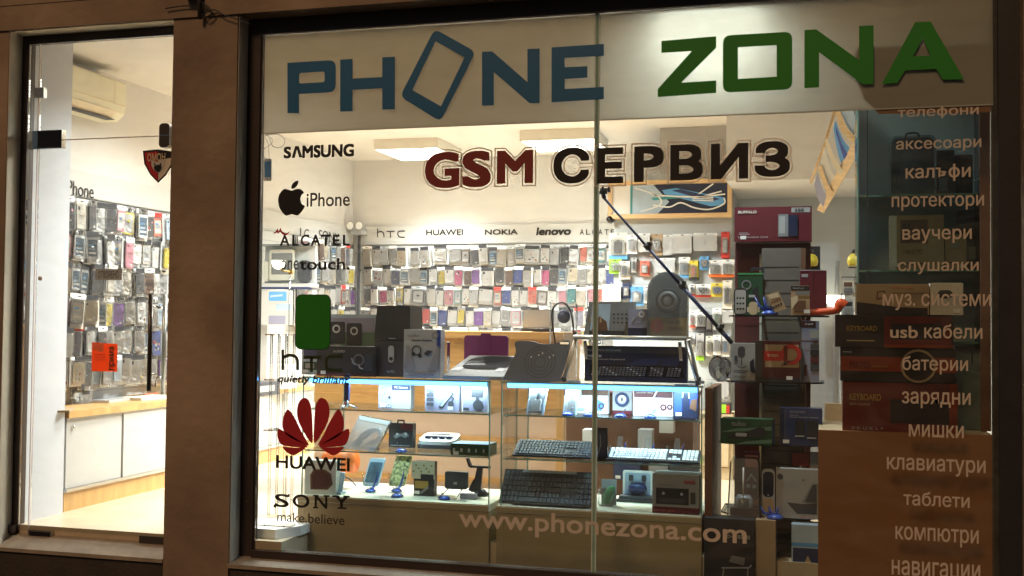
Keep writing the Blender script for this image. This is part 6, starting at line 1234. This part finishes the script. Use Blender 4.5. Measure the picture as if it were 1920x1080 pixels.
# ---------------------------------------------------------------- things between stand and cabinet, further back
Yp = 1.7; a, c = at(1523, 480, Yp), at(1574, 480, Yp)
t = thing('grey_column', 'smooth pale grey upright panel between the tiered stand and the glass cabinet', 'panel', ((a.x+c.x)/2, Yp, 0)); b = MB().box(a.x-(a.x+c.x)/2, 0, 0, c.x-(a.x+c.x)/2, .3, at(1545, 455, Yp).z, 'light_grey'); part('panel', b, t)
b = MB().tube([(c.x-(a.x+c.x)/2-.02, -.012, .1), (c.x-(a.x+c.x)/2-.025, -.012, 1.1), (c.x-(a.x+c.x)/2-.01, -.012, 1.55)], .012, 'grey', 8); part('cable_duct', b, t)
carton('hook_board', 'beech board with brass hooks beside the keyboard stack', 'board', (1546, 757, 1582, 900), 'beech_panel', .03, Y=1.2)
o = bpy.data.objects['hook_board']
for v in o.data.vertices: v.co.z = max(v.co.z, 0) if v.co.z > 0 else -o.location.z
for u, z in ((-.05, .31), (0, .28), (.03, .2), (.045, .14)): b = MB().tube([(u, 0, z+.02), (u, -.03, z+.02), (u, -.04, z+.005), (u, -.03, z-.01)], .004, 'gold', 6); part('hook', b, o)
def sconce(px, py, Y, r, label, base=True):
    q = at(px, py, Y); t = thing('wall_lamp', label, 'lamp', (q.x, Y, q.z), group='small glowing bowl lamps')
    b = MB().lathe([(r, r*.35), (r*.97, 0), (r*.8, -r*.5), (r*.45, -r*.85), (0, -r*.95)], 'sconce_glow', n=22); b.lathe([(r, r*.35), (0, r*.33)], 'sconce_glow', n=22); part('bowl', b, t)
    b = MB().tube([(r*.3, .0, -r*.7), (r*.7, .02, -r*1.2), (r*.75, .1, -r*1.2)], r*.14, 'gold', 8); b.lathe([(r*.4, .0), (r*.4, .02), (0, .02)], 'gold', (r*.75, .1, -r*1.2), 14, 'y'); part('arm', b, t)
    return t
sconce(1565, 560, 1.585, .055, 'glowing white bowl lamp above the orange handset')
Yr = 1.25; a, c = at(1584, 460, Yr), at(1622, 620, Yr)
t = thing('wire_rack', 'wire rack of small packs beside the pale grey upright panel', 'rack', ((a.x+c.x)/2, Yr, 0)); wx = (c.x-a.x)/2+.02; b = MB()
for xx in (-wx, 0, wx): b.tube([(xx, 0, 0), (xx, 0, 1.45)], .005, 'alu', 6)
for k in range(14): z = .2+k*.095; b.tube([(-wx, -.004, z), (wx, -.004, z)], .003, 'black', 5)
part('frame', b, t)
for k, (z, m) in enumerate(((1.38, 'offwhite'), (1.27, 'silver'), (1.13, 'grey'), (1.03, 'silver'), (.93, 'offwhite'))):
    for s_ in (-1, 1):
        x = t.location.x+s_*wx*.5; b = MB().box(-wx*.42, 0, 0, wx*.42, .012, .085, m); b.flat([(-wx*.3, .05), (wx*.3, .05), (wx*.3, .075), (-wx*.3, .075)], -.001, 'black' if k % 2 else 'brown'); b.prism(rrect(-wx*.3, .008, wx*.3, .045, .008), -.012, -.0005, 'blister')
        tag(b.build('hook_pack', None, (x, Yr-.022, z-.05)), f'small pack on the wire rack, {NTH[k]} row, {"left" if s_ < 0 else "right"} column', 'accessory pack', 'small packs on the wire rack')
for k, (px, Y, lab) in enumerate(((1521, 1.3, 'yellow toy figure pack above the dark red case'), (1602, 1.18, 'yellow toy figure pack on the wire rack'))):
    q = at(px, 500, Y); t = thing('toy_figure', lab, 'toy', (q.x, Y, q.z), group='yellow toy packs'); b = MB().lathe([(0, 0), (.034, .005), (.04, .03), (.034, .055), (.02, .07), (0, .074)], 'yellow', n=14); part('body', b, t)
    b = MB(); b.lathe([(0, .074), (.016, .078), (.014, .095), (0, .1)], 'black', n=10); part('cap', b, t)
    if k == 0: b = MB(); b.box(-.05, .041, -.2, .05, .05, .12, 'black'); b.tube([(-.03, 0, 0), (-.03, .0, -.08)], .005, 'black', 6); b.tube([(.03, 0, 0), (.03, .0, -.08)], .005, 'black', 6); b.box(-.04, -.02, -.085, .04, .045, -.075, 'black'); part('holder', b, t)
    else: b = MB().box(-.03, .02, -.006, .03, .06, 0, 'black'); part('holder', b, t)
# fan of curved pictures high on the right
def fan():
    Yn, Yfr = 1.5, 2.6
    def P(px, py, k): return at(px, py, Yfr+(Yn-Yfr)*k)
    base = P(1545, 400, 0); t = thing('picture_fan', 'fan of three curved wooden framed pictures hanging at the upper right', 'picture', base); O = base
    lo = lambda v: (v[0]-O.x, v[1]-O.y, v[2]-O.z)
    b = MB(); q = [P(1545, 398, 0), P(1668, 186, 1), P(1648, 176, 1), P(1532, 392, 0)]; e = Vector((0, .07, 0))
    b.hexa([lo(v) for v in q], [lo(v+e) for v in q], 'pine'); part('beam', b, t)
    b = MB(); q = [P(1563, 207, .5), P(1569, 205, .5), P(1538, 312, .2), P(1521, 345, .1), P(1518, 340, .1), P(1546, 262, .35)]
    b.hexa([lo(v) for v in (q[0], q[1], P(1551, 262, .35), q[5])], [lo(v+e) for v in (q[0], q[1], P(1551, 262, .35), q[5])], 'pine'); b.hexa([lo(v) for v in (P(1546, 264, .35), P(1551, 264, .35), q[3], q[4])], [lo(v+e) for v in (P(1546, 264, .35), P(1551, 264, .35), q[3], q[4])], 'pine'); part('side_strip', b, t)
    def band(top, bot, m, nm, push=0, th=.02):
        n = 14; T1, B1 = smooth(top, False, 4), smooth(bot, False, 4); b = MB(); v = []
        for i in range(n):
            u = i/(n-1)
            for L_ in (T1, B1):
                p = L_[min(len(L_)-1, int(round(u*(len(L_)-1))))]; q = P(p[0], p[1], max(0, min(1, (400-p[1])/200*.95))); v.append(lo(q+Vector((0, push, 0))))
        nv = len(v); v2 = v+[(x, y+th, z) for x, y, z in v]
        f = [(2*i, 2*i+1, 2*i+3, 2*i+2) for i in range(n-1)]; b.add(v2, f+[tuple(nv+k for k in q_) for q_ in f]+[(2*i, 2*i+2, nv+2*i+2, nv+2*i) for i in range(n-1)]+[(2*i+1, 2*i+3, nv+2*i+3, nv+2*i+1) for i in range(n-1)], m); part(nm, b, t)
    band([(1566, 206), (1578, 245), (1605, 275)], [(1574, 204), (1588, 240), (1612, 264)], 'pine', 'rib', -.012)
    band([(1575, 205), (1592, 240), (1616, 258)], [(1636, 200), (1640, 218), (1634, 232)], 'paleblue', 'picture_panel', .02)
    band([(1600, 205), (1606, 225), (1618, 240)], [(1630, 200), (1634, 214), (1626, 232)], 'dkgreen', 'picture_motif', .01)
    band([(1563, 240), (1572, 290), (1586, 318)], [(1566, 224), (1582, 262), (1602, 284)], 'skyblue', 'picture_panel', .02)
    band([(1568, 250), (1578, 285), (1588, 312)], [(1567, 236), (1578, 268), (1594, 296)], 'blue', 'picture_motif', .01)
    band([(1547, 264), (1560, 305), (1577, 332)], [(1551, 259), (1566, 300), (1584, 322)], 'cream', 'rib', -.012)
    band([(1538, 308), (1552, 350), (1563, 362)], [(1545, 275), (1558, 318), (1574, 342)], 'offwhite', 'picture_panel', .02)
    band([(1533, 316), (1545, 350), (1558, 374)], [(1539, 308), (1553, 346), (1564, 362)], 'pine', 'rib', -.012)
    band([(1527, 345), (1534, 372), (1548, 394)], [(1533, 322), (1544, 356), (1556, 378)], 'lilacgrey', 'picture_panel', .02)
    b = MB().tube([lo(P(1600, 300, .5)), lo(P(1600, 300, .5)+Vector((0, .02, 2.85-P(1600, 300, .5).z)))], .003, 'black', 5); part('hanger', b, t)
fan()
# beech cabinet at the back right with cables
Yw = 3.2; a, c = at(1322, 776, Yw), at(1374, 776, Yw); t = thing('beech_cabinet', 'small beech cabinet with cables on it behind the right showcase', 'cabinet', ((a.x+c.x)/2, Yw, 0)); wx = (c.x-a.x)/2; h = a.z
b = MB().box(-wx-.05, 0, 0, wx, .4, h, 'beech_panel'); part('carcass', b, t); b = MB().box(-wx-.04, -.014, .1, wx-.03, -.001, h-.02, 'beech_panel'); b.box(-wx-.04, -.016, .09, wx-.03, -.0145, .096, 'brown'); part('door', b, t)
carton('green_black_box', 'flat black carton with a lime corner on the beech cabinet', 'box', (1322, 757, 1368, 776), 'black', .2, z=h+.001, lo=3.22, hi=3.22, deco=[('p', [(.45, .96), (.6, .1), (.86, .1), (.86, .96)], 'lime'), ('r', .86, .1, 1, .9, 'red')])
for k, (px, py, r, lab) in enumerate(((1345, 690, .085, 'large black cable coil, left of two hanging at the foot of the accessory wall'), (1356, 730, .05, 'crumpled clear bag of cable hanging over the beech cabinet'), (1360, 688, .06, 'smaller black cable coil, right of two hanging at the foot of the accessory wall'))):
    q = at(px, py, 4.16); b = MB()
    for j in range(6):
        rr = r*(1-.07*j); b.tube([(rr*math.cos(u*.35)*.8+.006*j, -.006*j, rr*1.1*math.sin(u*.35)-.01*j) for u in range(19)], .006, 'black' if k != 1 else 'silver', 6)
    b.tube([(0, .0, r), (0, .02, r+.06)], .004, 'black', 6)
    if k == 1: b.prism(rrect(-r, -r*1.3, r, r*1.3, .02), -.045, .02, 'zip_plastic')
    tag(b.build('cable_coil' if k != 1 else 'cable_bag', None, q), lab, 'cable')
# ---------------------------------------------------------------- left edge of the window
Yt = 3.4; P0, P1 = at(492, 462, Yt), at(586, 532, Yt)
t = thing('tablet_display', 'grey wall display with a tablet behind glass, seen under the spaced black capitals', 'display', ((P0.x+P1.x)/2, Yt, P1.z)); wx = (P1.x-P0.x)/2; h = P0.z-P1.z
b = MB().box(-wx, .05, 0, wx, .08, h, 'light_grey'); b.box(-wx, -.1, -.03, wx+.02, .08, -.001, 'light_grey'); b.box(-wx, -.1, -.05, wx+.02, -.08, -.0305, 'navy2'); b.box(-wx, -.06, h, wx, .08, h+.015, 'midgrey'); part('niche', b, t)
b = MB(); b.prism(rrect(-wx+.07, .03, wx*.25, h-.03, .02), .0, .02, 'offwhite'); b.flat(rrect(-wx+.09, .08, wx*.2, h-.06, .008), -.0015, 'midgrey'); part('tablet', b, t)
b = MB().prism(rrect(-wx+.01, .02, -wx+.06, h*.6, .02), .0, .02, 'offwhite'); part('tablet', b, t); b = MB().prism(rrect(wx*.4, .01, wx-.02, h*.62, .05), .0, .03, 'charcoal', sm=True); part('webcam', b, t)
b = MB().box(-wx, -.11, -.001, wx, -.103, h, 'case_glass'); part('front_glass', b, t)
b = MB(); b.box(-wx, .0, -.9, -wx+.06, .08, -.052, 'light_grey'); b.box(wx-.05, .0, -P1.z+.601, wx, .08, -.052, 'light_grey'); part('upright', b, t)
p, wd, h = place(487, 545, 548, 609, Y=3.3); t = thing('poster', 'pale pinkish price board with three blue phone pictures behind the window left edge', 'poster', p); b = MB().box(-wd/2, 0, 0, wd/2, .01, h, 'header_grey'); part('board', b, t)
b = MB()
for u0, v0, u1, v1, m in ((.28, .70, .82, .97, 'skyblue'), (.5, .42, .98, .62, 'paleblue'), (.28, .02, .8, .27, 'lilacgrey')): b.flat([(wd*(u0-.5), h*v0), (wd*(u1-.5), h*v0), (wd*(u1-.5), h*v1), (wd*(u0-.5), h*v1)], -.0012, m)
b.flat([(wd*-.18, h*.8), (wd*.2, h*.84), (wd*.2, h*.9), (wd*-.18, h*.86)], -.0024, 'paleblue'); part('picture', b, t)
t = thing('acrylic_stand', 'tall clear acrylic rod stand behind the window left edge', 'stand', (at(535, 800, .75).x, .75, 0)); b = MB()
for k, x in enumerate((-.10, -.06, .0, .04)): b.tube([(x, .02*(k % 2), 0), (x, .02*(k % 2), 1.08)], .009, 'acrylic', 8)
part('rod', b, t); b = MB()
for z in (.5, .8, 1.07): b.box(-.12, -.05, z, .06, .08, z+.008, 'acrylic')
part('tray', b, t)
a = at(545, 1018, .10); t = thing('white_platform', 'white low platform on the floor left of the showcase', 'platform', (a.x-.20, .2, 0)); b = MB().vprism([(-.3, -.14), (.13, -.14), (.21, .0), (.21, .16), (-.3, .16)], 0, .05, 'white'); part('top', b, t)
p, wd, h = place(484, 985, 543, 1011, z=.051, lo=.14, hi=.2); t = thing('white_block', 'small white box with two dots on the low platform', 'box', p, 0); b = MB().box(-wd/2, 0, 0, wd/2, .07, h, 'offwhite'); part('case', b, t); b = MB()
for x in (-.3, .32): b.flat(circ(wd*x, h*.45, .005, 8), -.001, 'charcoal')
part('hole', b, t)
t = thing('hanging_phone', 'white phone with a blue screen hanging on wires at the upper left of the window', 'phone', at(502, 318, .12)); O = t.location; w_ = .021; b = MB().prism(rrect(-.024, -.062, .022, .06, .008), 0, .008, 'white', sm=True); part('body', b, t)
b = MB().flat([(-.019, -.042), (.017, -.042), (.017, .045), (-.019, .045)], -.0012, 'skyblue'); b.flat(circ(0, -.052, .004, 10), -.0012, 'grey'); part('screen', b, t)
b = MB()
for pts in ([(500, 298), (490, 285), (512, 265), (498, 252)], [(505, 298), (503, 270), (497, 255), (508, 250)], [(497, 254), (520, 252), (534, 262), (528, 276), (512, 274), (505, 258)]):
    b.tube([tuple(at(x, y, .12)-O) for x, y in smooth(pts, False)], .0022, 'silver', 5)
part('wire', b, t)
sconce(522, 493, 1.1, .043, 'glowing white bowl lamp behind the lower case slogan at the window left')  # glowing bowl added in place of a lamp's reflection in the window
b = MB(); q = at(522, 500, 1.1); b.tube([(q.x+.03, 1.2, q.z-.03), (q.x+.03, 1.2, 0)], .005, 'acrylic', 8); b.lathe([(.06, 0), (.06, .012), (0, .014)], 'acrylic', (q.x+.03, 1.2, 0), 16); o = b.build('added_pole'); o.parent = bpy.data.objects['wall_lamp.001']; o.location = -bpy.data.objects['wall_lamp.001'].location  # pole added only to hold up the reflection's bowl
